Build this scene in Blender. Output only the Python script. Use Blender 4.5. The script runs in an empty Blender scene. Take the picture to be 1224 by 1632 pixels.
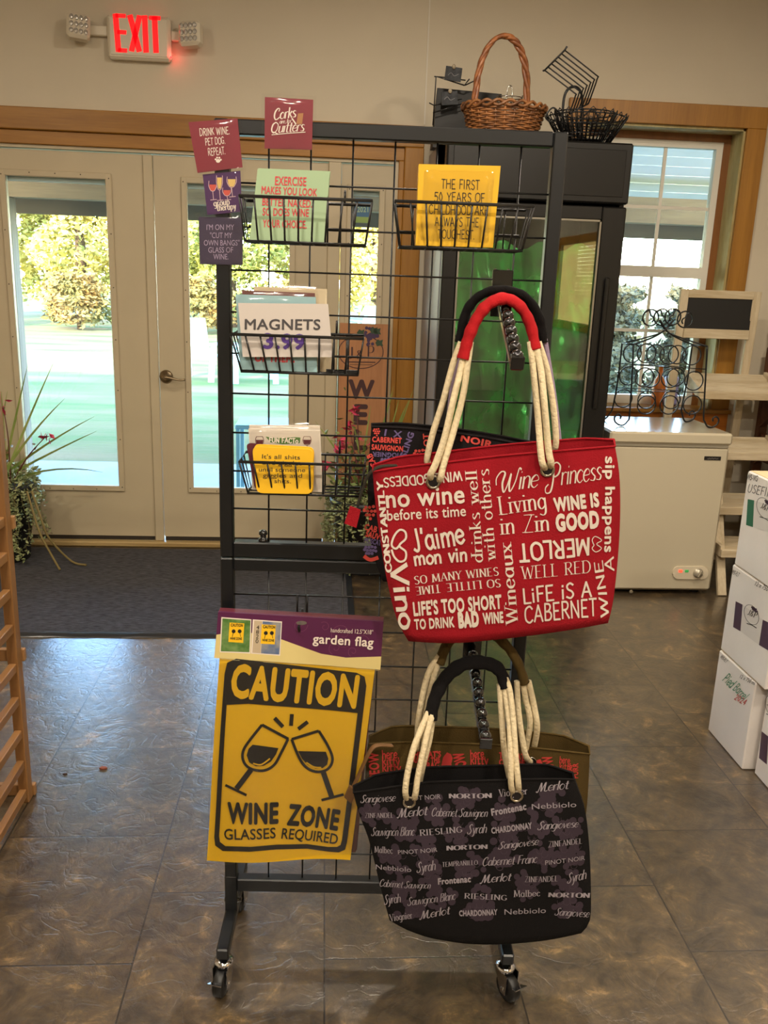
import bpy, bmesh, math, random
from mathutils import Vector, Matrix
from math import sin, cos, pi, radians, sqrt, atan2

# ------------------------------------------------------------------ camera, sky, sun, lamps, exposure
SC = bpy.context.scene
COL = SC.collection
FPX = 1380.0                      # focal length in pixels of the 1224 x 1632 frame
EYE = Vector((0.0, 0.0, 1.5))
RIGHT = Vector((0.99721236, -0.06603500, 0.03474017))
DOWN = Vector((0.01645970, -0.25943778, -0.96561955))
FWD = Vector((0.07277760, 0.96349957, -0.25762785))
cam_d = bpy.data.cameras.new('camera'); cam = bpy.data.objects.new('camera', cam_d); COL.objects.link(cam)
cam_d.sensor_fit = 'VERTICAL'; cam_d.sensor_height = 36.0; cam_d.lens = 36.0 * FPX / 1632.0
cam_d.clip_start = 0.05; cam_d.clip_end = 300
M4 = Matrix((RIGHT, -DOWN, -FWD)).transposed().to_4x4(); M4.translation = EYE
cam.matrix_world = M4
SC.camera = cam

SC.view_settings.view_transform = 'Standard'; SC.view_settings.look = 'None'
SC.view_settings.gamma = 1.0; SC.view_settings.use_curve_mapping = False
SC.view_settings.exposure = 0.0
SC.cycles.use_denoising = True
SC.cycles.max_bounces = 10; SC.cycles.transparent_max_bounces = 24
SC.cycles.sample_clamp_indirect = 6.0
SC.cycles.caustics_reflective = False; SC.cycles.caustics_refractive = False

SUN_EL = radians(21); SUN_AZ = radians(22)          # sun stands low behind the building
w = bpy.data.worlds.new('sky'); SC.world = w; w.use_nodes = True
nt = w.node_tree
bg = nt.nodes['Background']
sky = nt.nodes.new('ShaderNodeTexSky'); sky.sky_type = 'NISHITA'; sky.sun_disc = False
sky.sun_elevation = SUN_EL; sky.sun_rotation = pi + SUN_AZ; sky.air_density = 1.0; sky.dust_density = 0.25; sky.ozone_density = 2.6
nt.links.new(sky.outputs[0], bg.inputs[0]); bg.inputs[1].default_value = 3.9

def lamp(name, kind, loc, energy, col, size=0.2, aim=None):
    d = bpy.data.lights.new(name, kind); d.energy = energy; d.color = col
    if kind == 'AREA': d.shape = 'DISK'; d.size = size
    if kind == 'POINT': d.shadow_soft_size = size
    o = bpy.data.objects.new(name, d); COL.objects.link(o); o.location = loc
    if aim is not None: o.rotation_euler = Vector(aim).to_track_quat('-Z', 'Y').to_euler()
    return o
sun = lamp('sun', 'SUN', (0, -6, 9), 21.0, (1.0, 0.84, 0.60), aim=(sin(SUN_AZ) * cos(SUN_EL), cos(SUN_AZ) * cos(SUN_EL), -sin(SUN_EL)))
sun.data.angle = radians(0.6)
WARM = (1.0, 0.87, 0.70)
LAMPS = [(-0.75, 0.6), (1.45, 0.6), (-2.1, 2.2), (-0.4, -1.0), (0.9, -1.0), (2.1, 2.4), (-0.9, -2.4), (1.7, -2.4), (0.4, 2.9)]
LAMP_W = 35.0
CEIL = 3.15
for i, (lx, ly) in enumerate(LAMPS):
    lamp('downlight_lamp', 'AREA', (lx, ly, CEIL - 0.03), LAMP_W * (1.45 if ly == -1.0 else 1.0), WARM, 0.16, aim=(0, 0, -1))  # near pair behind the camera is added and boosted to light the rack front

# ------------------------------------------------------------------ rays: from a pixel of the photograph to a point in the room
def ray(x, y): return RIGHT * ((x - 612) / FPX) + DOWN * ((y - 816) / FPX) + FWD
def at_y(x, y, Y): d = ray(x, y); return EYE + d * (Y / d.y)
def at_x(x, y, X): d = ray(x, y); return EYE + d * (X / d.x)
def at_z(x, y, Z): d = ray(x, y); return EYE + d * ((Z - EYE.z) / d.z)
def on_plane(x, y, P, N):
    d = ray(x, y); t = (Vector(P) - EYE).dot(N) / d.dot(N); return EYE + d * t
def crop(ox, oy, s): return lambda x, y: (ox + x / s, oy + y / s)

# ------------------------------------------------------------------ materials
def lin(c):
    def f(v):
        v /= 255.0
        return v / 12.92 if v <= 0.04045 else ((v + 0.055) / 1.055) ** 2.4
    return (f(c[0]), f(c[1]), f(c[2]), 1.0)
MATS = {}
def mat(name, rgb, rough=0.5, metal=0.0, var=0.0, vscale=8.0, bump=0.0, bscale=60.0, rgb2=None, spec=0.5, emit=None, estr=0.0, coat=0.0, stretch=(1, 1, 1), detail=4.0, vbias=0.0):
    if name in MATS: return MATS[name]
    m = bpy.data.materials.new(name); m.use_nodes = True; MATS[name] = m
    n = m.node_tree.nodes; l = m.node_tree.links
    b = n['Principled BSDF']
    b.inputs['Base Color'].default_value = lin(rgb)
    b.inputs['Roughness'].default_value = rough; b.inputs['Metallic'].default_value = metal
    b.inputs['Specular IOR Level'].default_value = spec
    b.inputs['Coat Weight'].default_value = coat; b.inputs['Coat Roughness'].default_value = 0.12
    if emit: b.inputs['Emission Color'].default_value = lin(emit); b.inputs['Emission Strength'].default_value = estr
    if var or bump:
        tc = n.new('ShaderNodeTexCoord'); mp = n.new('ShaderNodeMapping'); l.new(tc.outputs['Object'], mp.inputs[0])
        mp.inputs['Scale'].default_value = stretch
    if var:
        ns = n.new('ShaderNodeTexNoise'); ns.inputs['Scale'].default_value = vscale; ns.inputs['Detail'].default_value = detail
        l.new(mp.outputs[0], ns.inputs[0])
        mx = n.new('ShaderNodeMix'); mx.data_type = 'RGBA'
        c2 = lin(rgb2) if rgb2 else tuple(v * (1 - var) for v in lin(rgb)[:3]) + (1,)
        mx.inputs[6].default_value = lin(rgb); mx.inputs[7].default_value = c2
        rp = n.new('ShaderNodeMapRange'); rp.inputs[1].default_value = 0.35 + vbias; rp.inputs[2].default_value = 0.65 + vbias
        l.new(ns.outputs[0], rp.inputs[0]); l.new(rp.outputs[0], mx.inputs[0]); l.new(mx.outputs[2], b.inputs['Base Color'])
    if bump:
        nb = n.new('ShaderNodeTexNoise'); nb.inputs['Scale'].default_value = bscale; nb.inputs['Detail'].default_value = 5
        l.new(mp.outputs[0], nb.inputs[0])
        bp = n.new('ShaderNodeBump'); bp.inputs['Strength'].default_value = bump; bp.inputs['Distance'].default_value = 0.01
        l.new(nb.outputs[0], bp.inputs['Height']); l.new(bp.outputs[0], b.inputs['Normal'])
    return m
def wood(name, a, b, stretch, rough=0.5, scale=3.0, knots=None):
    """long grain: noise stretched along the board, with fine lines"""
    if name in MATS: return MATS[name]
    m = mat(name, a, rough)
    n = m.node_tree.nodes; l = m.node_tree.links; bs = n['Principled BSDF']
    tc = n.new('ShaderNodeTexCoord'); mp = n.new('ShaderNodeMapping'); mp.inputs['Scale'].default_value = stretch
    l.new(tc.outputs['Object'], mp.inputs[0])
    n1 = n.new('ShaderNodeTexNoise'); n1.inputs['Scale'].default_value = scale; n1.inputs['Detail'].default_value = 6; n1.inputs['Distortion'].default_value = 0.6
    n2 = n.new('ShaderNodeTexNoise'); n2.inputs['Scale'].default_value = scale * 9; n2.inputs['Detail'].default_value = 3
    l.new(mp.outputs[0], n1.inputs[0]); l.new(mp.outputs[0], n2.inputs[0])
    ad = n.new('ShaderNodeMath'); ad.operation = 'MULTIPLY_ADD'; ad.inputs[1].default_value = 0.45
    l.new(n2.outputs[0], ad.inputs[0]); l.new(n1.outputs[0], ad.inputs[2])
    cr = n.new('ShaderNodeValToRGB'); cr.color_ramp.elements[0].position = 0.45; cr.color_ramp.elements[1].position = 0.95
    cr.color_ramp.elements[0].color = lin(a); cr.color_ramp.elements[1].color = lin(b)
    l.new(ad.outputs[0], cr.inputs[0]); l.new(cr.outputs[0], bs.inputs['Base Color'])
    if knots:
        vo = n.new('ShaderNodeTexVoronoi'); vo.inputs['Scale'].default_value = knots
        l.new(tc.outputs['Object'], vo.inputs[0])
        kr = n.new('ShaderNodeMapRange'); kr.inputs[1].default_value = 0.05; kr.inputs[2].default_value = 0.10; kr.inputs[3].default_value = 1; kr.inputs[4].default_value = 0
        l.new(vo.outputs['Distance'], kr.inputs[0])
        mx = n.new('ShaderNodeMix'); mx.data_type = 'RGBA'; mx.inputs[7].default_value = lin((58, 30, 14))
        l.new(kr.outputs[0], mx.inputs[0]); l.new(cr.outputs[0], mx.inputs[6]); l.new(mx.outputs[2], bs.inputs['Base Color'])
    bp = n.new('ShaderNodeBump'); bp.inputs['Strength'].default_value = 0.15; bp.inputs['Distance'].default_value = 0.004
    l.new(ad.outputs[0], bp.inputs['Height']); l.new(bp.outputs[0], bs.inputs['Normal'])
    return m
def glass(name, tint=(255, 255, 255), gloss=0.09, rough=0.0, fres=True):
    """thin pane: lets light through, mirrors a little more at a glancing angle"""
    if name in MATS: return MATS[name]
    m = bpy.data.materials.new(name); m.use_nodes = True; MATS[name] = m
    n = m.node_tree.nodes; l = m.node_tree.links
    n.remove(n['Principled BSDF'])
    t = n.new('ShaderNodeBsdfTransparent'); t.inputs[0].default_value = lin(tint)
    g = n.new('ShaderNodeBsdfGlossy'); g.inputs['Roughness'].default_value = rough
    lw = n.new('ShaderNodeLayerWeight'); lw.inputs[0].default_value = 0.12
    mr = n.new('ShaderNodeMapRange'); mr.inputs[3].default_value = gloss * 0.6; mr.inputs[4].default_value = 0.7
    l.new(lw.outputs['Fresnel'], mr.inputs[0])
    mx = n.new('ShaderNodeMixShader'); l.new(mr.outputs[0], mx.inputs[0]); l.new(t.outputs[0], mx.inputs[1]); l.new(g.outputs[0], mx.inputs[2])
    l.new(mx.outputs[0], n['Material Output'].inputs[0])
    return m

# ------------------------------------------------------------------ mesh building
ORG = {}
class MB:
    def __init__(s): s.v = []; s.f = []; s.sm = []
    def add(s, vs, fs, smooth=False):
        o = len(s.v); s.v += [Vector(p) for p in vs]; s.f += [tuple(i + o for i in f) for f in fs]; s.sm += [smooth] * len(fs); return s
    def box(s, lo, hi, bev=0.0, M=None):
        lo = Vector(lo); hi = Vector(hi)
        c = (lo + hi) / 2; h = (hi - lo) / 2; h = Vector((abs(h.x), abs(h.y), abs(h.z)))
        b = min(bev, h.x * .9, h.y * .9, h.z * .9)
        if b <= 0:
            vs = [Vector((x, y, z)) for x in (-h.x, h.x) for y in (-h.y, h.y) for z in (-h.z, h.z)]
            fs = [(0, 1, 3, 2), (4, 6, 7, 5), (0, 4, 5, 1), (2, 3, 7, 6), (0, 2, 6, 4), (1, 5, 7, 3)]
        else:
            vs = []; idx = {}
            for sx in (-1, 1):
                for sy in (-1, 1):
                    for sz in (-1, 1):
                        for a in range(3):
                            p = [sx * (h.x - b), sy * (h.y - b), sz * (h.z - b)]
                            p[a] = (sx, sy, sz)[a] * h[a]
                            idx[(sx, sy, sz, a)] = len(vs); vs.append(Vector(p))
            fs = []
            for a in range(3):
                o1, o2 = [i for i in range(3) if i != a]
                for sg in (-1, 1):
                    q = []
                    for (p1, p2) in ((-1, -1), (1, -1), (1, 1), (-1, 1)):
                        k = [0, 0, 0]; k[a] = sg; k[o1] = p1; k[o2] = p2; q.append(idx[(k[0], k[1], k[2], a)])
                    fs.append(tuple(q))
            for a in range(3):           # edges along axis a
                o1, o2 = [i for i in range(3) if i != a]
                for p1 in (-1, 1):
                    for p2 in (-1, 1):
                        k0 = [0, 0, 0]; k1 = [0, 0, 0]; k0[a] = -1; k1[a] = 1
                        for k in (k0, k1): k[o1] = p1; k[o2] = p2
                        fs.append((idx[(*k0, o1)], idx[(*k1, o1)], idx[(*k1, o2)], idx[(*k0, o2)]))
            for sx in (-1, 1):
                for sy in (-1, 1):
                    for sz in (-1, 1): fs.append(tuple(idx[(sx, sy, sz, a)] for a in range(3)))
        if M is not None: vs = [M @ p + c for p in vs]
        else: vs = [p + c for p in vs]
        return s.add(vs, fs)
    def bar(s, a, b, wx, wy, up=(0, 0, 1), bev=0.0):
        """square bar from a to b"""
        a = Vector(a); b = Vector(b); d = b - a; L = d.length; d.normalize()
        u = Vector(up); x = d.cross(u)
        if x.length < 1e-4: x = d.cross(Vector((0, 1, 0)))
        x.normalize(); y = x.cross(d).normalized()
        R = Matrix((x, y, d)).transposed()
        c = (a + b) / 2; t = MB(); t.box((-wx / 2, -wy / 2, -L / 2), (wx / 2, wy / 2, L / 2), bev)
        return s.add([R @ p + c for p in t.v], t.f)
    def hexa(s, p):
        """eight corners: bottom four then top four, both counted round"""
        return s.add(p, [(0, 3, 2, 1), (4, 5, 6, 7), (0, 1, 5, 4), (1, 2, 6, 5), (2, 3, 7, 6), (3, 0, 4, 7)])
    def tube(s, pts, r, n=8, closed=False, flat=None):
        pts = [Vector(p) for p in pts]; N = len(pts)
        rr = r if isinstance(r, (list, tuple)) else [r] * N
        tang = []
        for i in range(N):
            a = pts[(i - 1) % N] if (closed or i > 0) else pts[i]
            b = pts[(i + 1) % N] if (closed or i < N - 1) else pts[i]
            t = b - a
            tang.append(t.normalized() if t.length > 1e-9 else Vector((0, 0, 1)))
        t0 = tang[0]; nrm = t0.cross(Vector((0, 0, 1)))
        if nrm.length < 1e-3: nrm = t0.cross(Vector((1, 0, 0)))
        nrm.normalize(); vs = []
        for i in range(N):
            t = tang[i]; nrm = nrm - t * nrm.dot(t)
            if nrm.length < 1e-6: nrm = t.orthogonal()
            nrm.normalize(); bi = t.cross(nrm)
            for k in range(n):
                a = 2 * pi * k / n
                vs.append(pts[i] + (nrm * cos(a) + bi * sin(a) * (flat or 1)) * rr[i])
        fs = []
        for i in range(N if closed else N - 1):
            j = (i + 1) % N
            for k in range(n):
                k2 = (k + 1) % n
                fs.append((i * n + k, i * n + k2, j * n + k2, j * n + k))
        s.add(vs, fs, True)
        if not closed:
            o = len(s.v) - len(vs)
            s.f.append(tuple(o + k for k in reversed(range(n)))); s.sm.append(False)
            s.f.append(tuple(o + (N - 1) * n + k for k in range(n))); s.sm.append(False)
        return s
    def cyl(s, a, b, r0, r1=None, n=20): return s.tube([a, b], [r0, r0 if r1 is None else r1], n)
    def lathe(s, prof, c, n=32, ax=(0, 0, 1), cap=True):
        c = Vector(c); q = Vector((0, 0, 1)).rotation_difference(Vector(ax).normalized())
        vs = []; fs = []
        for (r, h) in prof:
            for k in range(n):
                a = 2 * pi * k / n; vs.append(c + q @ Vector((r * cos(a), r * sin(a), h)))
        for i in range(len(prof) - 1):
            for k in range(n):
                k2 = (k + 1) % n; fs.append((i * n + k, i * n + k2, (i + 1) * n + k2, (i + 1) * n + k))
        s.add(vs, fs, True)
        if cap:
            o = len(s.v) - len(vs)
            s.f.append(tuple(o + k for k in reversed(range(n)))); s.sm.append(False)
            s.f.append(tuple(o + (len(prof) - 1) * n + k for k in range(n))); s.sm.append(False)
        return s
    def torus(s, c, R, r, ax=(0, 0, 1), n=24, m=8):
        c = Vector(c); q = Vector((0, 0, 1)).rotation_difference(Vector(ax).normalized())
        return s.tube([c + q @ Vector((R * cos(2 * pi * k / n), R * sin(2 * pi * k / n), 0)) for k in range(n)], r, m, True)
    def ball(s, c, r, n=12, m=8, sc=(1, 1, 1)):
        c = Vector(c); vs = [c + Vector((0, 0, -r * sc[2]))]; fs = []
        for i in range(1, m):
            p = -pi / 2 + pi * i / m
            for k in range(n):
                a = 2 * pi * k / n
                vs.append(c + Vector((r * cos(p) * cos(a) * sc[0], r * cos(p) * sin(a) * sc[1], r * sin(p) * sc[2])))
        vs.append(c + Vector((0, 0, r * sc[2])))
        for k in range(n): fs.append((0, 1 + (k + 1) % n, 1 + k))
        for i in range(m - 2):
            for k in range(n):
                k2 = (k + 1) % n; a = 1 + i * n; fs.append((a + k, a + k2, a + n + k2, a + n + k))
        a = 1 + (m - 2) * n
        for k in range(n): fs.append((a + k, a + (k + 1) % n, len(vs) - 1))
        return s.add(vs, fs, True)
    def prism(s, poly, vec):
        poly = [Vector(p) for p in poly]; vec = Vector(vec); n = len(poly)
        return s.add(poly + [p + vec for p in poly], [tuple(reversed(range(n))), tuple(range(n, 2 * n))] + [(i, (i + 1) % n, n + (i + 1) % n, n + i) for i in range(n)])
    def quad(s, a, b, c, d): return s.add([a, b, c, d], [(0, 1, 2, 3)])
    def build(s, name, m, parent=None, origin=None, fix=True):
        me = bpy.data.meshes.new(name)
        if parent is not None: org = ORG[parent.name]
        elif origin is not None: org = Vector(origin)
        else:
            xs = [p.x for p in s.v]; ys = [p.y for p in s.v]; zs = [p.z for p in s.v]
            org = Vector(((min(xs) + max(xs)) / 2, (min(ys) + max(ys)) / 2, min(zs)))
        me.from_pydata([tuple(p - org) for p in s.v], [], s.f)
        me.polygons.foreach_set('use_smooth', s.sm)
        if fix:
            bm = bmesh.new(); bm.from_mesh(me); bmesh.ops.recalc_face_normals(bm, faces=bm.faces); bm.to_mesh(me); bm.free()
        me.materials.append(m)
        o = bpy.data.objects.new(name, me); COL.objects.link(o)
        if parent is not None: o.parent = parent
        else: o.location = org
        ORG[o.name] = org
        return o
def tag(o, label=None, cat=None, group=None, kind=None):
    if label: o['label'] = label
    if cat: o['category'] = cat
    if group: o['group'] = group
    if kind: o['kind'] = kind
    return o
def thing(name, loc, label, cat, group=None):
    o = bpy.data.objects.new(name, None); COL.objects.link(o); o.location = loc; o.empty_display_size = 0.05
    ORG[o.name] = Vector(loc); return tag(o, label, cat, group)
def struct(mb, name, m, parent=None):
    o = mb.build(name, m, parent)
    if parent is None: o['kind'] = 'structure'
    return o
def copy_tree(o, loc=None, rz=None, parent=None):
    c = o.copy(); COL.objects.link(c)
    if parent is not None: c.parent = parent
    if loc is not None: c.location = loc
    if rz is not None: c.rotation_euler = (0, 0, rz)
    for ch in list(o.children): copy_tree(ch, parent=c)
    return c
def crv(pts, n=6, closed=False):
    """smooth curve through the points"""
    P = [Vector(p) for p in pts]; N = len(P); out = []
    for i in range(N if closed else N - 1):
        g = (lambda k: P[k % N]) if closed else (lambda k: P[max(0, min(N - 1, k))])
        p0, p1, p2, p3 = g(i - 1), g(i), g(i + 1), g(i + 2)
        for k in range(n):
            t = k / n
            out.append(0.5 * ((2 * p1) + (p2 - p0) * t + (2 * p0 - 5 * p1 + 4 * p2 - p3) * t * t + (3 * p1 - p0 - 3 * p2 + p3) * t ** 3))
    if not closed: out.append(P[-1])
    return out

# ------------------------------------------------------------------ surfaces that carry print
class Surf:
    def __init__(s, O, U, V, off=None, N=None):
        s.O = Vector(O); s.U = Vector(U).normalized(); s.V = Vector(V).normalized(); s.N = Vector(N) if N else s.U.cross(s.V).normalized()
        s.off = off or (lambda u, v: 0.0)
    def px(s, x, y):
        p = on_plane(x, y, s.O, s.N) - s.O; return Vector((p.dot(s.U), p.dot(s.V)))
    def pt(s, u, v, h=0.0): return s.O + s.U * u + s.V * v + s.N * (s.off(u, v) + h)

# ------------------------------------------------------------------ lettering
FONT = {}
def font_text(t, bold=0.0):
    key = (t, bold)
    if key in FONT: return FONT[key]
    cu = bpy.data.curves.new('t', 'FONT'); cu.body = t; cu.size = 1.0; cu.resolution_u = 3; cu.fill_mode = 'FRONT'; cu.space_character = 1 + bold * 2.0
    ob = bpy.data.objects.new('t', cu)
    me = bpy.data.meshes.new_from_object(ob)
    vs = [(v.co.x, v.co.y) for v in me.vertices]; fs = [tuple(p.vertices) for p in me.polygons]
    bpy.data.objects.remove(ob); bpy.data.curves.remove(cu); bpy.data.meshes.remove(me)
    if bold:
        bv, bf = vs, fs; vs = []; fs = []
        for k, (dx, dy) in enumerate([(0, 0)] + [(cos(a * pi / 4), sin(a * pi / 4)) for a in range(8)]):
            o = len(vs); vs += [(x + dx * bold, y + dy * bold, k * 2e-5) for x, y in bv]; fs += [tuple(i + o for i in f) for f in bf]
    if t != 'H':
        hv = font_text('H')[3]
        x0 = min(v[0] for v in vs); x1 = max(v[0] for v in vs)
        vs = [((v[0] - x0) / hv, v[1] / hv, *v[2:]) for v in vs]; r = (vs, fs, (x1 - x0) / hv, 1)
    else: r = (vs, fs, 1, max(v[1] for v in vs))
    FONT[key] = r
    return r
ST = {  # pen strokes, capital height 1
'a': (.52, [[(.43, .5), (.25, .63), (.05, .45), (.05, .16), (.22, 0), (.43, .18)], [(.44, .62), (.44, .08), (.52, 0)]]),
'b': (.5, [[(.06, 1), (.06, 0)], [(.06, .42), (.25, .62), (.45, .45), (.45, .16), (.25, 0), (.06, .14)]]),
'c': (.46, [[(.43, .5), (.25, .63), (.05, .45), (.05, .17), (.25, 0), (.45, .12)]]),
'd': (.52, [[(.43, .5), (.25, .63), (.05, .45), (.05, .16), (.22, 0), (.43, .18)], [(.45, 1), (.45, 0)]]),
'e': (.48, [[(.06, .32), (.44, .36), (.4, .55), (.24, .63), (.05, .45), (.05, .17), (.25, 0), (.46, .14)]]),
'f': (.36, [[(.4, .93), (.28, 1), (.18, .86), (.18, 0)], [(.02, .6), (.36, .6)]]),
'g': (.52, [[(.43, .5), (.25, .63), (.05, .45), (.05, .18), (.22, .03), (.43, .18)], [(.45, .62), (.45, -.12), (.28, -.32), (.06, -.24)]]),
'h': (.5, [[(.06, 1), (.06, 0)], [(.06, .42), (.24, .62), (.42, .5), (.43, 0)]]),
'i': (.2, [[(.08, .62), (.08, 0)], [(.08, .82), (.09, .9)]]),
'j': (.25, [[(.14, .62), (.14, -.15), (.0, -.3)], [(.14, .82), (.15, .9)]]),
'k': (.46, [[(.06, 1), (.06, 0)], [(.4, .62), (.08, .28)], [(.18, .36), (.44, 0)]]),
'l': (.2, [[(.08, 1), (.08, 0)]]),
'm': (.78, [[(.06, .62), (.06, 0)], [(.06, .42), (.22, .62), (.38, .5), (.39, 0)], [(.39, .42), (.55, .62), (.71, .5), (.72, 0)]]),
'n': (.5, [[(.06, .62), (.06, 0)], [(.06, .42), (.24, .62), (.42, .5), (.43, 0)]]),
'o': (.52, [[(.26, .63), (.06, .46), (.06, .16), (.26, 0), (.46, .16), (.46, .46), (.26, .63)]]),
'p': (.5, [[(.06, .62), (.06, -.32)], [(.06, .45), (.25, .62), (.45, .45), (.45, .16), (.25, 0), (.06, .14)]]),
'r': (.38, [[(.06, .62), (.06, 0)], [(.06, .4), (.2, .6), (.37, .58)]]),
's': (.42, [[(.38, .54), (.22, .63), (.07, .5), (.2, .34), (.37, .2), (.3, .02), (.05, .06)]]),
't': (.36, [[(.17, .88), (.17, .12), (.28, 0), (.37, .05)], [(.0, .62), (.34, .62)]]),
'u': (.52, [[(.06, .62), (.07, .12), (.22, 0), (.42, .18)], [(.44, .62), (.44, 0)]]),
'v': (.46, [[(.04, .62), (.22, 0)], [(.22, 0), (.43, .62)]]),
'w': (.7, [[(.03, .62), (.18, 0)], [(.18, 0), (.34, .56)], [(.34, .56), (.5, 0)], [(.5, 0), (.67, .62)]]),
'x': (.46, [[(.04, .62), (.44, 0)], [(.42, .62), (.04, 0)]]),
'y': (.48, [[(.05, .62), (.24, .04)], [(.44, .62), (.2, -.2), (.02, -.3)]]),
'z': (.44, [[(.05, .62), (.41, .62)], [(.41, .62), (.04, 0)], [(.04, 0), (.43, 0)]]),
'A': (.68, [[(.02, 0), (.33, 1)], [(.33, 1), (.65, 0)], [(.13, .34), (.53, .34)]]),
'B': (.6, [[(.08, 1), (.08, 0)], [(.08, 1), (.42, .95), (.46, .72), (.3, .54), (.08, .52)], [(.08, .52), (.42, .5), (.55, .28), (.42, .03), (.08, 0)]]),
'C': (.64, [[(.6, .84), (.4, 1), (.12, .84), (.05, .5), (.12, .15), (.38, 0), (.61, .16)]]),
'D': (.68, [[(.08, 1), (.08, 0)], [(.08, 1), (.42, .96), (.62, .7), (.62, .3), (.42, .04), (.08, 0)]]),
'E': (.56, [[(.08, 1), (.08, 0)], [(.08, 1), (.5, 1)], [(.08, .52), (.42, .52)], [(.08, 0), (.53, 0)]]),
'F': (.52, [[(.08, 1), (.08, 0)], [(.08, 1), (.5, 1)], [(.08, .52), (.42, .52)]]),
'G': (.68, [[(.6, .84), (.4, 1), (.12, .84), (.05, .5), (.12, .15), (.38, 0), (.6, .14)], [(.6, .14), (.6, .44)], [(.4, .44), (.62, .44)]]),
'H': (.7, [[(.08, 1), (.08, 0)], [(.62, 1), (.62, 0)], [(.08, .52), (.62, .52)]]),
'I': (.24, [[(.1, 1), (.1, 0)]]),
'J': (.4, [[(.3, 1), (.3, .2), (.18, 0), (.02, .1)]]),
'K': (.6, [[(.08, 1), (.08, 0)], [(.55, 1), (.08, .42)], [(.22, .56), (.58, 0)]]),
'5': (.55, [[(.48, 1), (.1, 1)], [(.1, 1), (.08, .56)], [(.08, .56), (.3, .62), (.5, .32), (.28, 0), (.04, .1)]]),
'L': (.52, [[(.08, 1), (.08, 0)], [(.08, 0), (.5, 0)]]),
'M': (.84, [[(.06, 0), (.12, 1)], [(.12, 1), (.41, .1)], [(.41, .1), (.71, 1)], [(.71, 1), (.77, 0)]]),
'N': (.7, [[(.08, 0), (.08, 1)], [(.08, 1), (.61, 0)], [(.61, 0), (.61, 1)]]),
'O': (.72, [[(.36, 1), (.1, .84), (.04, .5), (.1, .16), (.36, 0), (.62, .16), (.68, .5), (.62, .84), (.36, 1)]]),
'P': (.58, [[(.08, 1), (.08, 0)], [(.08, 1), (.42, .97), (.52, .74), (.4, .5), (.08, .46)]]),
'Q': (.74, [[(.36, 1), (.1, .84), (.04, .5), (.1, .16), (.36, 0), (.62, .16), (.68, .5), (.62, .84), (.36, 1)], [(.4, .2), (.7, -.08)]]),
'R': (.62, [[(.08, 1), (.08, 0)], [(.08, 1), (.42, .97), (.52, .76), (.4, .54), (.08, .5)], [(.26, .5), (.58, 0)]]),
'S': (.54, [[(.48, .88), (.28, 1), (.08, .84), (.14, .6), (.4, .44), (.49, .2), (.3, 0), (.04, .1)]]),
'T': (.58, [[(.29, 1), (.29, 0)], [(.02, 1), (.56, 1)]]),
'U': (.66, [[(.07, 1), (.08, .22), (.32, 0), (.56, .22), (.57, 1)]]),
'V': (.64, [[(.02, 1), (.32, 0)], [(.32, 0), (.62, 1)]]),
'W': (.94, [[(.02, 1), (.24, 0)], [(.24, 0), (.46, .9)], [(.46, .9), (.68, 0)], [(.68, 0), (.92, 1)]]),
'X': (.6, [[(.04, 1), (.56, 0)], [(.55, 1), (.03, 0)]]),
'Y': (.6, [[(.03, 1), (.3, .5)], [(.57, 1), (.3, .5)], [(.3, .5), (.3, 0)]]),
'Z': (.6, [[(.05, 1), (.55, 1)], [(.55, 1), (.04, 0)], [(.04, 0), (.57, 0)]]),
"'": (.14, [[(.06, 1), (.04, .8)]]), '.': (.16, [[(.06, .0), (.06, .07)]]), ',': (.16, [[(.08, .05), (.03, -.12)]]), '&': (.66, [[(.6, 0), (.16, .7), (.2, .95), (.36, .95), (.38, .74), (.06, .3), (.14, .02), (.36, .02), (.58, .4)]]),
'2': (.55, [[(.06, .8), (.28, 1), (.48, .75), (.3, .4), (.04, 0)], [(.04, 0), (.5, 0)]]), '0': (.55, [[(.27, 1), (.06, .5), (.27, 0), (.48, .5), (.27, 1)]]),
'4': (.55, [[(.36, 0), (.38, 1)], [(.38, 1), (.04, .34)], [(.04, .34), (.5, .34)]]), ' ': (.34, [])}
# flourished capitals for the running hand
SCRIPT = {'W': (1.15, [[(-.25, .35), (-.3, .7), (-.05, 1.0), (.2, .9), (.12, .4), (.28, -.05), (.45, .3), (.58, .85), (.56, .3), (.68, -.05), (.92, .4), (1.05, 1.05), (1.2, .98)]]),
'P': (.8, [[(.2, .95), (.22, .3), (.1, -.25), (-.22, -.3), (-.3, -.05), (-.1, .12)], [(-.05, .62), (.0, .95), (.35, 1.15), (.66, .95), (.6, .6), (.34, .45), (.26, .55)]]),
'S': (.62, [[(.55, .85), (.42, 1.03), (.18, .86), (.28, .58), (.45, .3), (.3, 0), (.0, .04), (.02, .22)]]),
'M': (1.05, [[(-.1, .1), (.05, .0), (.16, .4), (.24, 1), (.34, .5), (.4, .05), (.55, .6), (.68, 1), (.7, .5), (.74, .1), (.9, 0), (1.0, .12)]]),
'C': (.7, [[(.5, .75), (.56, .95), (.36, 1.03), (.1, .75), (.06, .3), (.26, 0), (.55, .1), (.66, .2)]]),
'Q': (.8, [[(.36, 1), (.08, .8), (.05, .3), (.32, .0), (.62, .25), (.66, .75), (.36, 1)], [(.2, .1), (.45, .05), (.85, -.15)]])}
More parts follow.
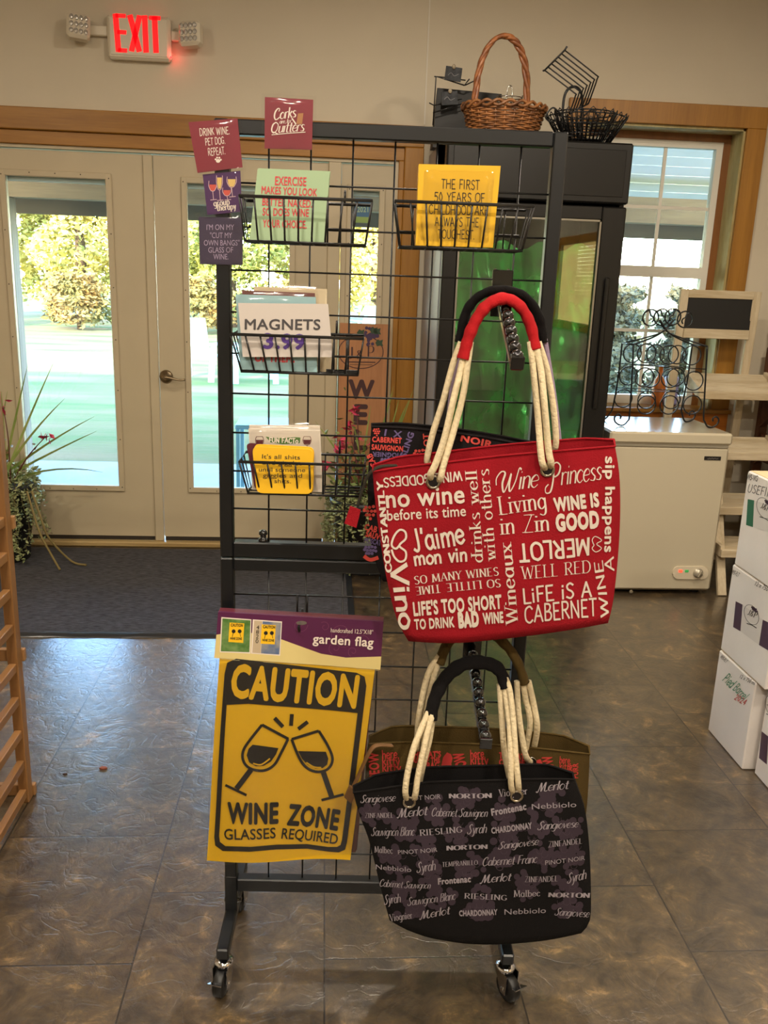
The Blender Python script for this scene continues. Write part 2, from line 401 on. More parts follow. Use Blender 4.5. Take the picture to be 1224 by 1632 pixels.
def stroke_text(t, style):
    """lettering drawn with a pen: 'hand' even, 'serif' thick and thin with serifs, 'script' slanted"""
    key = (t, style)
    if key in FONT: return FONT[key]
    kind, wt = style.split(':') if ':' in style else (style, '')
    wd = float(wt) if wt else {'hand': .13, 'serif': .13, 'script': .075}[kind]
    vs = []; fs = []; x = 0.0; rnd = random.Random(len(t) * 7 + ord(t[0]))
    for ch in t:
        g = SCRIPT.get(ch) if kind == 'script' else None
        adv, strokes = g or ST.get(ch) or ST['o']
        jy = rnd.uniform(-.03, .03) if kind == 'hand' else 0; jr = rnd.uniform(-.05, .05) if kind == 'hand' else 0
        for st in strokes:
            p = [Vector((a, b, 0)) for a, b in st]
            q = crv(p, 5) if len(p) > 2 else [p[0].lerp(p[1], k / 3) for k in range(4)]
            if kind == 'serif' and len(p) == 2 and abs(p[0].y - p[1].y) > .4:
                for e, o in ((p[0], p[1]), (p[1], p[0])):
                    if min(abs(e.y), abs(e.y - 1), abs(e.y - .62), abs(e.y + .32)) < .02:
                        b = len(vs); th = .035; sw = .15
                        e2 = e.y + (th if o.y > e.y else -th)
                        vs += [(x + e.x - sw, e.y), (x + e.x + sw, e.y), (x + e.x + sw, e2), (x + e.x - sw, e2)]; fs.append((b, b + 1, b + 2, b + 3))
            o = len(vs)
            for i, c in enumerate(q):
                a = q[max(0, i - 1)]; b2 = q[min(len(q) - 1, i + 1)]; d = (b2 - a)
                d = d.normalized() if d.length > 1e-6 else Vector((1, 0, 0))
                wv = wd
                if kind == 'serif': wv = wd * (.28 + .72 * abs(d.y) ** 1.5) * (.45 if (len(p) == 2 and d.x * d.y > .08 and abs(d.y) < .985) else 1)
                if kind == 'script': wv = wd * (.5 + .9 * max(0, -d.y * (1 if i else 1)))
                if kind == 'script' and ch in SCRIPT: wv = max(wv * 1.1, wd * .85)
                nx, ny = -d.y * wv / 2, d.x * wv / 2
                cx, cy = c.x, c.y + jy
                if kind == 'script': cx += cy * .32
                if kind == 'hand':
                    cx, cy = cx - cy * jr, cy + cx * jr
                    if i == 0: cx -= d.x * wd * .3; cy -= d.y * wd * .3
                    if i == len(q) - 1: cx += d.x * wd * .3; cy += d.y * wd * .3
                vs += [(x + cx + nx, cy + ny), (x + cx - nx, cy - ny)]
                if i: fs.append((o + 2 * i - 2, o + 2 * i - 1, o + 2 * i + 1, o + 2 * i))
        x += adv + (.02 if kind == 'script' else .13 if kind == 'serif' else .1)
    x0 = min(v[0] for v in vs); x1 = max(v[0] for v in vs)
    r = ([(a - x0, b) for a, b in vs], fs, x1 - x0, 1); FONT[key] = r
    return r
def write(mb, S, t, p0, p1, h, style='sans', K=None, lift=0.0012):
    """one line of lettering from baseline pixel p0 to p1, capitals h pixels high"""
    if K: q0 = K(*p0); q1 = K(*p1); h = h * (Vector(q1) - Vector(q0)).length / max(1e-6, (Vector(p1) - Vector(p0)).length)
    else: q0, q1 = p0, p1
    d = (Vector(q1) - Vector(q0)).normalized(); up = Vector((d.y, -d.x))
    a = S.px(*q0); b = S.px(*q1); c = S.px(q0[0] + up.x * h, q0[1] + up.y * h)
    if style.startswith('sans'): vs, fs, wd, _ = font_text(t, float(style[5:]) if ':' in style else 0.0)
    else: vs, fs, wd, _ = stroke_text(t, style)
    ex = (b - a) / wd; ey = c - a
    out = []
    for v in vs:
        q = a + ex * v[0] + ey * v[1]; out.append(S.pt(q.x, q.y, lift + (v[2] if len(v) > 2 else 0)))
    mb.add(out, fs)
def poly_px(mb, S, pts, K=None, lift=0.0008):
    pts = [K(*p) if K else p for p in pts]
    mb.add([S.pt(*S.px(*p), lift) for p in pts], [tuple(range(len(pts)))])
def pen(mb, S, pts, wpx, K=None, lift=0.0012, closed=False, smooth=True):
    """a drawn line, wpx pixels wide"""
    pts = [K(*p) if K else p for p in pts]
    P = [Vector((p[0], p[1], 0)) for p in pts]
    if smooth and len(P) > 2: P = crv(P, 5, closed)
    if closed: P = P + [P[0]]
    vs = []; fs = []
    for i, c in enumerate(P):
        a = P[max(0, i - 1)]; b = P[min(len(P) - 1, i + 1)]
        if closed and i in (0, len(P) - 1): a = P[-2]; b = P[1]
        d = (b - a).normalized()
        for s in (1, -1): vs.append(S.pt(*S.px(c.x - d.y * wpx / 2 * s, c.y + d.x * wpx / 2 * s), lift))
        if i: fs.append((2 * i - 2, 2 * i - 1, 2 * i + 1, 2 * i))
    mb.add(vs, fs)
def disc_px(mb, S, c, r, K=None, lift=0.0008, n=14, ry=None):
    poly_px(mb, S, [(c[0] + r * cos(2 * pi * k / n), c[1] + (ry or r) * sin(2 * pi * k / n)) for k in range(n)], K, lift)

# ================================================================== THE SETTING
WY = 4.769            # inner face of the door wall
WO = 4.97             # its outer face
XL, XR, YB = -3.2, 2.62, -4.6
PAINT = mat('wall_paint', (204, 193, 172), 0.75, var=0.04, vscale=3, bump=0.05, bscale=160)
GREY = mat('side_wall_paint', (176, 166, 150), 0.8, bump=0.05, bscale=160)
CEILM = mat('ceiling_paint', (205, 198, 186), 0.85)
PINE = wood('pine_trim', (138, 92, 26), (166, 116, 42), (0.35, 6, 6), 0.42)
PINEV = wood('pine_trim_upright', (138, 92, 26), (166, 116, 42), (6, 6, 0.35), 0.42)
RAW = wood('raw_pine', (196, 184, 134), (160, 140, 84), (4, 4, 0.6), 0.6)
WHITE = mat('door_paint', (186, 172, 144), 0.42, var=0.05, vscale=4)
VINYL = mat('window_vinyl', (226, 222, 210), 0.4)
DARK = mat('dark_gap', (24, 20, 16), 0.8)

# ---- slate-look floor tiles: running bond, 0.43 wide and 0.463 long
FL = mat('slate_tile', (104, 86, 62), 0.34, coat=0.0)
n = FL.node_tree.nodes; l = FL.node_tree.links; bs = n['Principled BSDF']
tc = n.new('ShaderNodeTexCoord'); sp = n.new('ShaderNodeSeparateXYZ'); l.new(tc.outputs['Object'], sp.inputs[0])
def mth(op, a, b=None):
    k = n.new('ShaderNodeMath'); k.operation = op
    for i, v in enumerate((a, b)):
        if v is None: continue
        if isinstance(v, (int, float)): k.inputs[i].default_value = v
        else: l.new(v, k.inputs[i])
    return k.outputs[0]
TX, TY = 0.43, 0.463
cb = n.new('ShaderNodeCombineXYZ')
l.new(mth('ADD', sp.outputs[1], 40 * TY - 2.3425), cb.inputs[0]); l.new(mth('ADD', sp.outputs[0], 40 * TX + 0.835), cb.inputs[1])
br = n.new('ShaderNodeTexBrick'); l.new(cb.outputs[0], br.inputs[0]); br.offset = 0.5; br.squash = 1.0
br.inputs['Scale'].default_value = 1.0; br.inputs['Mortar Size'].default_value = 0.0024; br.inputs['Mortar Smooth'].default_value = 0.3
br.inputs['Brick Width'].default_value = TY; br.inputs['Row Height'].default_value = TX; br.inputs['Bias'].default_value = 0.0
br.inputs['Color1'].default_value = (0.0, 0.0, 0.0, 1); br.inputs['Color2'].default_value = (1, 1, 1, 1); br.inputs['Mortar'].default_value = (.5, .5, .5, 1)
# every tile shows another piece of slate
off = n.new('ShaderNodeVectorMath'); off.operation = 'MULTIPLY_ADD'; l.new(br.outputs['Color'], off.inputs[0]); off.inputs[1].default_value = (7.3, 5.1, 3.7); l.new(tc.outputs['Object'], off.inputs[2])
def noise(sc, det, dist=0.0, src=None, rough=0.5):
    k = n.new('ShaderNodeTexNoise'); k.inputs['Scale'].default_value = sc; k.inputs['Detail'].default_value = det; k.inputs['Distortion'].default_value = dist; k.inputs['Roughness'].default_value = rough
    l.new(src or off.outputs[0], k.inputs[0]); return k.outputs[0]
n1 = noise(8.5, 12, .8, rough=0.78); n2 = noise(22, 8, 0.9, rough=0.68); n3 = noise(3.0, 4, 1.6)
cr = n.new('ShaderNodeValToRGB'); e = cr.color_ramp.elements
e[0].position = 0.30; e[0].color = lin((34, 28, 22)); e[1].position = 0.70; e[1].color = lin((168, 138, 94))
for p, c in ((0.42, (54, 45, 35)), (0.50, (76, 63, 46)), (0.56, (92, 76, 53)), (0.60, (124, 101, 68))):
    k = e.new(p); k.color = lin(c)
mixn = mth('ADD', mth('MULTIPLY', n1, 0.72), mth('MULTIPLY', n2, 0.28)); l.new(mixn, cr.inputs[0])
tn = n.new('ShaderNodeMix'); tn.data_type = 'RGBA'; tn.blend_type = 'MULTIPLY'; tn.inputs[0].default_value = 1
tv = n.new('ShaderNodeMapRange'); tv.inputs[3].default_value = 0.72; tv.inputs[4].default_value = 1.08; l.new(br.outputs['Color'], tv.inputs[0])
l.new(cr.outputs[0], tn.inputs[6]); l.new(tv.outputs[0], tn.inputs[7])
mo = n.new('ShaderNodeMix'); mo.data_type = 'RGBA'; mo.inputs[7].default_value = lin((30, 24, 19))
l.new(br.outputs['Fac'], mo.inputs[0]); l.new(tn.outputs[2], mo.inputs[6]); l.new(mo.outputs[2], bs.inputs['Base Color'])
# cleft slate: ridges
rg = mth('ABSOLUTE', mth('SUBTRACT', noise(9.5, 6, 1.1), 0.5))
cl = n.new('ShaderNodeMapRange'); cl.inputs[1].default_value = 0.0; cl.inputs[2].default_value = 0.035; l.new(rg, cl.inputs[0])
hgt = mth('ADD', mth('ADD', mth('MULTIPLY', n2, 0.55), mth('MULTIPLY', cl.outputs[0], 0.22)), mth('ADD', mth('MULTIPLY', br.outputs['Fac'], -0.9), mth('MULTIPLY', noise(60, 4), 0.12)))
bp = n.new('ShaderNodeBump'); bp.inputs['Strength'].default_value = 0.19; bp.inputs['Distance'].default_value = 0.012; l.new(hgt, bp.inputs['Height']); l.new(bp.outputs[0], bs.inputs['Normal'])
rr_ = n.new('ShaderNodeMapRange'); rr_.inputs[3].default_value = 0.24; rr_.inputs[4].default_value = 0.40; l.new(n2, rr_.inputs[0]); l.new(rr_.outputs[0], bs.inputs['Roughness'])
bs.inputs['Specular IOR Level'].default_value = 1.0; bs.inputs['Coat Weight'].default_value = 1.0; bs.inputs['Coat Roughness'].default_value = 0.25; bp2 = n.new('ShaderNodeBump'); bp2.inputs['Strength'].default_value = 0.10; bp2.inputs['Distance'].default_value = 0.012; l.new(hgt, bp2.inputs['Height']); l.new(bp2.outputs[0], bs.inputs['Coat Normal'])
fl = MB().box((XL, YB, -0.12), (XR, WO, 0.0)).build('floor', FL, origin=(0, 0, 0)); fl['kind'] = 'structure'

# ---- walls: the door wall is built round its openings
DX0, DX1, DTOP = -1.86, 0.385, 2.10         # opening for the two doors and the sidelight
WX0, WX1, WZ0, WZ1 = 1.34, 2.19, 0.86, 2.335  # opening for the window
b = MB()
for (x0, x1, z0, z1) in ((XL, DX0, 0, CEIL), (DX0, DX1, DTOP, CEIL), (DX1, WX0, 0, CEIL), (WX0, WX1, 0, WZ0), (WX0, WX1, WZ1, CEIL), (WX1, XR + .2, 0, CEIL)):
    b.box((x0, WY, z0), (x1, WO, z1))
struct(b, 'wall_back', PAINT)
struct(MB().box((XL - .2, YB, 0), (XL, WO, CEIL)), 'wall_left', PAINT)
b = MB(); W3 = (-1.9, -.4, 1.15, 1.95)
for (y0, y1, z0, z1) in ((YB, W3[0], 0, CEIL), (W3[1], WY, 0, CEIL), (W3[0], W3[1], 0, W3[2]), (W3[0], W3[1], W3[3], CEIL)): b.box((XR, y0, z0), (XR + .2, y1, z1))
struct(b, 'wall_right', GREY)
b = MB()
for (y0, y1, z0, z1) in ((W3[0] - .08, W3[0], W3[2] - .08, W3[3] + .08), (W3[1], W3[1] + .08, W3[2] - .08, W3[3] + .08), (W3[0], W3[1], W3[2] - .08, W3[2]), (W3[0], W3[1], W3[3], W3[3] + .08)): b.box((XR - .02, y0, z0), (XR, y1, z1), .003)
w3 = struct(b, 'window_3', PINEV)
b = MB()
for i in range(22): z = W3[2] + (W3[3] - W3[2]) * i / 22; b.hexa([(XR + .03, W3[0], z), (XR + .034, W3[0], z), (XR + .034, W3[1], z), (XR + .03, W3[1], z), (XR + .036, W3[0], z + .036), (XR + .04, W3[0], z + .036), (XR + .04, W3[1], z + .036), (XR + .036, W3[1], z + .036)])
b.build('blind_slats', mat('glowing_blind', (226, 204, 150), .6, emit=(255, 214, 130), estr=1.6), w3)  # daylight behind the closed slats is put in as their own glow
struct(MB().box((XL - .2, YB - .2, 0), (XR + .2, YB, CEIL)), 'wall_front', PAINT)
ceil_o = struct(MB().box((XL - .2, YB - .2, CEIL), (XR + .2, WO, CEIL + .1)), 'ceiling', CEILM)
struct(MB().prism([(XL - 14, YB - 1, CEIL + .12), (XL - 14, 0.6, 5.6), (XL - 14, WO + .3, CEIL + .12)], (XR - XL + 19, 0, 0)), 'lawn_shade_roof', mat('roof_metal', (96, 104, 100), 0.5))  # unseen roof, run far past the walls so its shadow covers the near lawn
struct(MB().box((0.493, WY - .004, 2.28), (0.499, WY, CEIL)), 'trim_1', mat('panel_seam', (214, 208, 196), 0.6))
# ---- casing round the doors: an outer board, an inner board set back, a white stop
b = MB(); b.box((-2.06, WY - .030, 2.165), (0.498, WY, 2.268), .004); struct(b, 'trim_2', wood('pine_head', (132, 88, 26), (160, 112, 40), (0.35, 6, 6), 0.42, knots=3.2))
struct(MB().box((-1.96, WY - .012, 2.100), (0.40, WY + .05, 2.165), .003), 'trim_3', PINE)
b = MB(); b.box((0.400, WY - .030, 0), (0.498, WY, 2.165), .004); b.box((0.372, WY - .012, 0), (0.400, WY + .05, 2.10), .003); struct(b, 'trim_4', PINEV)
b = MB(); b.box((-2.06, WY - .030, 0), (-1.962, WY, 2.165), .004); b.box((-1.96, WY - .012, 0), (-1.86, WY + .05, 2.10), .003); struct(b, 'trim_5', PINEV)
b = MB(); b.box((-1.86, WY + .004, 2.084), (0.372, WY + .1, 2.100)); b.box((0.355, WY + .002, .03), (0.372, WY + .1, 2.084)); b.box((-1.86, WY + .002, .03), (-1.805, WY + .1, 2.084)); b.box((0.012, WY + .004, .03), (0.078, WY + .1, 2.084), .004)
struct(b, 'trim_6', WHITE)
struct(MB().box((-1.86, WY - .02, 0), (0.372, WO + .06, .030), .006), 'trim_7', wood('threshold_oak', (176, 152, 104), (150, 124, 78), (.4, 6, 6), .45))
DKW = mat('weather_strip', (38, 30, 22), .7)
PANE = glass('door_glass', (246, 250, 250), 0.07)
def leaf(name, x0, x1, gx0, gx1, gz0, gz1, astragal=False):
    y0, y1 = WY + .022, WY + .062
    b = MB()
    b.box((x0, y0, .055), (gx0, y1, 2.078)); b.box((gx1, y0, .055), (x1, y1, 2.078))
    b.box((gx0, y0, .055), (gx1, y1, gz0)); b.box((gx0, y0, gz1), (gx1, y1, 2.078))
    d = struct(b, name, WHITE)
    m = .026; f = MB()
    for (a, c, e_, g) in ((gx0 - m, gx0 + .006, gz0 - m, gz1 + m), (gx1 - .006, gx1 + m, gz0 - m, gz1 + m), (gx0, gx1, gz0 - m, gz0 + .006), (gx0, gx1, gz1 - .006, gz1 + m)):
        f.box((a, y0 - .011, e_), (c, y0 + .002, g), .004)
    f.build('glazing_bead', WHITE, d)
    s = MB()
    for i in range(7):
        z = gz0 + (gz1 - gz0) * i / 6
        for xx in (gx0 - m / 2, gx1 + m / 2): s.cyl((xx, y0 - .0115, z), (xx, y0 - .0125, z), .0032, n=8)
    for i in range(1, 4):
        xx = gx0 + (gx1 - gx0) * i / 4
        for z in (gz0 - m / 2, gz1 + m / 2): s.cyl((xx, y0 - .0115, z), (xx, y0 - .0125, z), .0032, n=8)
    s.build('screw_hole', mat('screw_dark', (60, 46, 30), .6), d)
    MB().box((gx0, y0 + .018, gz0), (gx1, y0 + .022, gz1)).build('pane', PANE, d)
    MB().box((gx0 + .004, y0 + .023, gz1 - .028), (gx1 - .004, y0 + .034, gz1 - .004), .003).build('blind_rail', mat('blind_white', (214, 228, 228), .4), d)
    if astragal: MB().box((x1 - .046, y0 - .012, .03), (x1 + .004, y0 + .004, 2.078), .005).build('astragal', WHITE, d)
    MB().box((x0 + .004, y0 + .004, .032), (x1 - .004, y1, .055)).build('sweep', DKW, d)
    return d
d1 = leaf('door_1', -1.803, -0.888, -1.625, -1.118, .340, 1.955, True)
d2 = leaf('door_2', -0.882, 0.012, at_y(296, 400, WY).x + .006, at_y(463, 470, WY).x - .002, .340, 1.955)
leaf('window_1', .080, .354, at_y(559, 400, WY).x, at_y(604, 400, WY).x, .340, 1.955)
# lever handle on the second door
hz = at_y(265, 600, WY + .02); nick = mat('satin_nickel', (150, 134, 108), .28, 1.0)
h = MB(); h.lathe([(.034, 0), (.036, .004), (.030, .012), (.016, .016), (.012, .045)], hz, 24, (0, -1, 0))
h.tube(crv([hz + Vector((0, -.045, 0)), hz + Vector((.03, -.05, -.002)), hz + Vector((.075, -.048, -.012)), hz + Vector((.108, -.044, -.010))], 5), [.011, .011, .010, .010, .010, .009, .009, .009, .009, .008, .008, .008, .008, .008, .008, .007], 10, flat=.75)
h.build('door_handle', nick, d2)

# ---- window with a deep unfinished jamb
b = MB(); c = .105
b.box((WX0 - c, WY - .022, WZ1), (WX1 + c, WY, WZ1 + c), .003); b.box((WX1, WY - .022, WZ0 - c), (WX1 + c, WY, WZ1), .003); b.box((WX0 - c, WY - .022, WZ0 - c), (WX0, WY, WZ1), .003)
wn = struct(b, 'window_2', PINEV)
MB().box((WX0 - c, WY - .024, WZ0 - c - .02), (WX1 + c, WY - .002, WZ0 - .018), .003).build('apron', wood('pine_apron', (178, 96, 28), (206, 128, 44), (.4, 6, 6), .35), wn)
MB().box((WX0 - c, WY - .06, WZ0 - .018), (WX1 + c, WO - .01, WZ0 + .004), .003).build('sill', PINE, wn)
b = MB(); b.box((WX1 - .012, WY - .002, WZ0), (WX1 + .002, WO, WZ1)); b.box((WX0 - .002, WY - .002, WZ0), (WX0 + .012, WO, WZ1)); b.box((WX0, WY - .002, WZ1 - .012), (WX1, WO, WZ1 + .002)); b.build('jamb_liner', RAW, wn)
WG = 4.93
b = MB(); b.box((WX1 - .05, WG - .03, WZ0), (WX1 - .012, WG, WZ1 - .012)); b.box((WX0 + .012, WG - .03, WZ0), (WX0 + .05, WG, WZ1 - .012)); b.box((WX0 + .05, WG - .03, WZ1 - .05), (WX1 - .05, WG, WZ1 - .012)); b.build('brown_stop', wood('stained_stop', (118, 72, 26), (140, 88, 36), (6, 6, .4), .5), wn)
gx0, gx1 = WX0 + .05, WX1 - .05
gz0, gz1 = WZ0 + .005, WZ1 - .05
zm = at_y(1040, 433, WG).z
f = MB(); t = .035
f.box((gx0, WG - .025, gz0), (gx0 + t, WG + .02, gz1)); f.box((gx1 - t, WG - .025, gz0), (gx1, WG + .02, gz1))
f.box((gx0 + t, WG - .025, gz1 - t), (gx1 - t, WG + .02, gz1)); f.box((gx0 + t, WG - .025, gz0), (gx1 - t, WG + .02, gz0 + .05)); f.box((gx0 + t, WG - .03, zm - .03), (gx1 - t, WG + .02, zm + .03))
f.build('sash_frame', VINYL, wn)
g = MB(); xc = at_y(1050, 330, WG).x
for (za, zb, zc) in ((zm, gz1, at_y(1050, 331, WG).z), (gz0, zm, at_y(1040, 527, WG).z)):
    g.box((xc - .009, WG - .0125, za + .03), (xc + .009, WG - .0025, zb - .03)); g.box((gx0 + .03, WG - .0115, zc - .009), (xc - .009, WG - .002, zc + .009)); g.box((xc + .009, WG - .0115, zc - .009), (gx1 - .03, WG - .002, zc + .009))
g.build('muntin', VINYL, wn)
MB().box((gx0 + .01, WG - .001, gz0), (gx1 - .01, WG + .003, gz1)).build('pane', PANE, wn)

# ---- recessed ceiling lights, with the added pair behind the camera
rim = mat('lamp_trim', (225, 222, 214), .5); lens = mat('lamp_lens', (255, 236, 205), .5, emit=(255, 214, 150), estr=3.0)
for i, (lx, ly) in enumerate(LAMPS):
    b = MB(); b.torus((lx, ly, CEIL - .006), .098, .014, n=28)
    r = b.build('ceiling_light', rim, ceil_o)
    MB().cyl((lx, ly, CEIL - .004), (lx, ly, CEIL - .001), .09, n=28).build('lens', lens, r)

# ================================================================== OUTSIDE
GZ = -0.10
CONC = mat('patio_concrete', (168, 172, 172), .85, var=.12, vscale=2.5, bump=.1, bscale=40)
PYE = at_z(150, 735, GZ).y
struct(MB().box((-9, WO + .06, GZ - .2), (9, PYE, GZ), .01), 'patio_slab', CONC)
LAWN = mat('lawn', (82, 106, 40), .95, var=.5, vscale=1.1, rgb2=(138, 116, 76), detail=10, bump=.6, bscale=18, stretch=(.3, 1.2, 1))
lw_ = MB().box((-70, PYE, GZ - .3), (80, 75, GZ - .02)).build('lawn', LAWN, origin=(0, PYE, GZ)); tag(lw_, kind='structure')
BEAM = wood('weathered_beam', (138, 124, 104), (108, 94, 78), (.3, 5, 5), .8); DKB = wood('dark_fascia', (66, 68, 62), (48, 50, 46), (.3, 5, 5), .8)
PY = 7.05
b = MB(); zt = at_y(60, 283, PY).z; zb = at_y(60, 316, PY).z
struct(MB().box((-6, PY - .07, zb), (7, PY + .07, zb + .19)), 'porch_beam', BEAM)
z2 = at_y(150, 345, PY + .75).z
struct(MB().box((-6, PY + .7, z2), (7, PY + .75, z2 + .2)), 'fascia_board', DKB)
SID = mat('porch_ceiling', (226, 234, 236), .6)
b = MB(); zs = zb + .19
P0, P1 = Vector((0, WO, zs + .62)), Vector((0, PY + .8, zs - .05))
for i in range(16):
    a = P0.lerp(P1, i / 16); e2 = P0.lerp(P1, (i + 1) / 16)
    b.hexa([(-6, a.y, a.z), (7, a.y, a.z), (7, e2.y, e2.z + .003), (-6, e2.y, e2.z + .003), (-6, a.y, a.z + .06), (7, a.y, a.z + .06), (7, e2.y, e2.z + .06), (-6, e2.y, e2.z + .06)])
struct(b, 'porch_ceiling', SID)
# porch post
pa = at_y(3, 430, PY); pb_ = at_y(28, 430, PY); px0, px1 = pa.x, pb_.x
pst = MB().box((px0, PY - .07, GZ), (px1 - .0, PY + .07, zb), .006).build('porch_post', wood('post_wood', (142, 132, 116), (106, 98, 88), (5, 5, .3), .8))
tag(pst, 'square weathered timber porch post standing outside the left glass door', 'post')

# trees: each with its own crown and trunk
def crown(seed, R, H, z0, nleaf, ls, taper=.9):
    rnd = random.Random(seed); b = MB(); vs = []; fs = []
    blobs = [(Vector((0, 0, 0)), 1.0)]
    for i in range(nleaf):
        t = rnd.random() ** .8
        rad = R * (1 - taper * t) * (.75 + .25 * sin(t * 23 + seed)) + .12
        a = rnd.uniform(0, 2 * pi); rad *= (.7 + .35 * rnd.random()) * (.82 + .18 * sin(3 * a + seed + 5 * t))
        c = Vector((rad * cos(a), rad * sin(a), z0 + H * t - .25 * rad * rnd.random()))
        u = Vector((rnd.gauss(0, 1), rnd.gauss(0, 1), rnd.gauss(0, .6))).normalized(); v = u.orthogonal().normalized()
        v = (v * rnd.uniform(.3, 1) + u.cross(v) * rnd.uniform(-1, 1)).normalized(); s = ls * rnd.uniform(.6, 1.5)
        o = len(vs); vs += [c - u * s, c + v * s * .45, c + u * s, c - v * s * .45]; fs.append((o, o + 1, o + 2, o + 3))
    b.add(vs, fs); return b
def tree_mesh(name, seed, R, H, z0, nl, ls, m, tr, taper):
    r = thing(name, (0, 0, GZ - .02), None, None)
    t = MB(); t.tube([(0, 0, GZ - .02), (.05, 0, z0 + H * .4), (0, .05, z0 + H * .9)], [tr, tr * .7, tr * .2], 8); t.build('trunk', mat('bark', (86, 68, 52), .9, bump=.4, bscale=12), r)
    crown(seed, R, H, z0, nl, ls, taper).build('foliage', m, r, fix=False)
    return r
def leafmat(name, a, b2):
    m = mat(name, a, .7, var=.5, vscale=.8, rgb2=b2, detail=6); m.node_tree.nodes['Principled BSDF'].inputs['Specular IOR Level'].default_value = 0.08
    return m
LG = leafmat('pine_leaf', (172, 168, 84), (112, 124, 66)); LY = leafmat('gold_leaf', (206, 184, 96), (144, 146, 76)); LO = leafmat('rust_leaf', (158, 124, 74), (112, 116, 66)); LB = leafmat('hedge_leaf', (104, 98, 76), (72, 84, 70))
ever = tree_mesh('evergreen_tree', 1, 2.2, 7.6, .5, 12000, .11, LG, .22, .85)
gold = tree_mesh('broadleaf_tree', 2, 2.2, 6.4, .7, 11000, .11, LY, .20, .55)
bush = tree_mesh('autumn_shrub', 3, 1.2, 1.3, .15, 4000, .075, LO, .06, .45)
hedge = tree_mesh('hedge_shrub', 4, .75, 1.45, .12, 9000, .045, LB, .05, .35)
TL = [  # model, x, y, turn, label
(ever, -12.4, 29.0, 0.0, 'tall sunlit evergreen behind the porch post, farthest left of the tree line'),
(gold, -7.7, 29.0, 1.0, 'golden tree in the middle of the left door glass'),
(ever, -3.0, 29.0, 2.0, 'tall evergreen seen through the second door, left of the display rack post'),
(gold, 1.7, 29.0, 3.1, 'golden tree seen through the narrow sidelight above the wooden sign'),
(gold, -10.0, 33.6, 5.0, 'golden tree of the rear row, just right of the porch post'),
(ever, -5.3, 33.6, 4.0, 'tall evergreen of the rear row at the right edge of the left door glass'),
(gold, -.6, 33.6, .6, 'golden tree of the rear row seen through the rack grid above the price sign'),
(ever, 4.1, 33.6, 2.6, 'evergreen of the rear row hidden mostly behind the black cooler'),
(bush, -10.1, 25.4, 0.3, 'low rusty shrub at the lawn edge right of the porch post'),
(bush, -6.9, 25.5, 1.3, 'low rusty shrub at the right edge of the left door glass'),
(bush, -3.6, 25.4, 3.3, 'low rusty shrub behind the display rack post'),
(bush, -.6, 25.5, 4.3, 'low rusty shrub seen between the rack post and the sidelight'),
(hedge, 3.35, 11.0, 0.0, 'grey green shrub in the window view, left of the muntin'),
(hedge, 4.90, 11.2, 2.0, 'grey green shrub in the window view behind the chalkboard'),
(hedge, 4.10, 12.8, 4.0, 'grey green shrub standing behind the two under the window')]
seen = set()
for m_, x, y, rz, lab in TL:
    if m_.name in seen: o = copy_tree(m_)
    else: o = m_; seen.add(m_.name)
    o.location = (x, y, GZ - .02); o.rotation_euler = (0, 0, rz)
    tag(o, lab, 'tree' if m_ in (ever, gold) else 'shrub', 'trees beyond the lawn' if m_ in (ever, gold) else 'shrubs along the lawn edge' if m_ is bush else 'shrubs outside the window')

# garden chairs and a low table on the lawn
CB = mat('chair_blue', (150, 196, 214), .5); CW = mat('chair_white', (226, 236, 238), .5); TB = mat('table_blue', (96, 150, 176), .45, .2)
def chair(name, m, x, y, rz, lab):
    r = thing(name, (0, 0, GZ - .02), lab, 'garden chair', 'garden chairs on the lawn'); z0 = GZ - .02
    b = MB()
    for i in range(5): b.box((-.27 + i * .11, -.26, z0 + .36 - 0), (-.17 + i * .11, .26, z0 + .385), .004)
    b.build('seat', m, r)
    b = MB()
    for i in range(5): b.hexa([(-.27 + i * .11, .24, z0 + .34), (-.17 + i * .11, .24, z0 + .34), (-.17 + i * .11, .265, z0 + .34), (-.27 + i * .11, .265, z0 + .34), (-.28 + i * .114, .48, z0 + .98), (-.18 + i * .114, .48, z0 + .98), (-.18 + i * .114, .50, z0 + .98), (-.28 + i * .114, .50, z0 + .98)])
    b.build('backrest', m, r)
    for sx in (-1, 1):
        MB().bar((sx * .31, -.28, z0), (sx * .31, -.26, z0 + .56), .09, .03).build('leg', m, r)
        MB().bar((sx * .31, .36, z0), (sx * .31, .22, z0 + .56), .09, .03).build('leg', m, r)
        MB().box((sx * .31 - .07, -.34, z0 + .56), (sx * .31 + .07, .36, z0 + .585), .006).build('armrest', m, r)
    r.location = (x, y, z0); r.rotation_euler = (0, 0, rz); return r
for (px_, py_, m_, rz, lab) in ((320, 602, CW, 2.9, 'white garden chair left of the rack post, nearest the door handle'), (405, 606, CB, 3.3, 'pale blue garden chair showing below the price sign'), (582, 545, CB, 3.6, 'blue garden chair seen through the sidelight above the wooden sign')):
    p = at_z(px_, py_, GZ); chair('garden_chair', m_, p.x, p.y, rz, lab)
ty = 6.2; a = at_y(378, 690, ty); b2 = at_y(462, 690, ty); tz = at_y(420, 672, ty).z
r = thing('garden_table', ((a.x + b2.x) / 2, ty, GZ), 'low blue metal table outside the second door, left of the fact cards', 'table')
MB().box((a.x, ty - .18, tz - .03), (b2.x, ty + .2, tz), .008).build('tabletop', TB, r)
for x in (a.x + .02, b2.x - .02):
    for y in (ty - .15, ty + .17): MB().bar((x, y, GZ), (x, y, tz - .03), .025, .025).build('leg', TB, r)

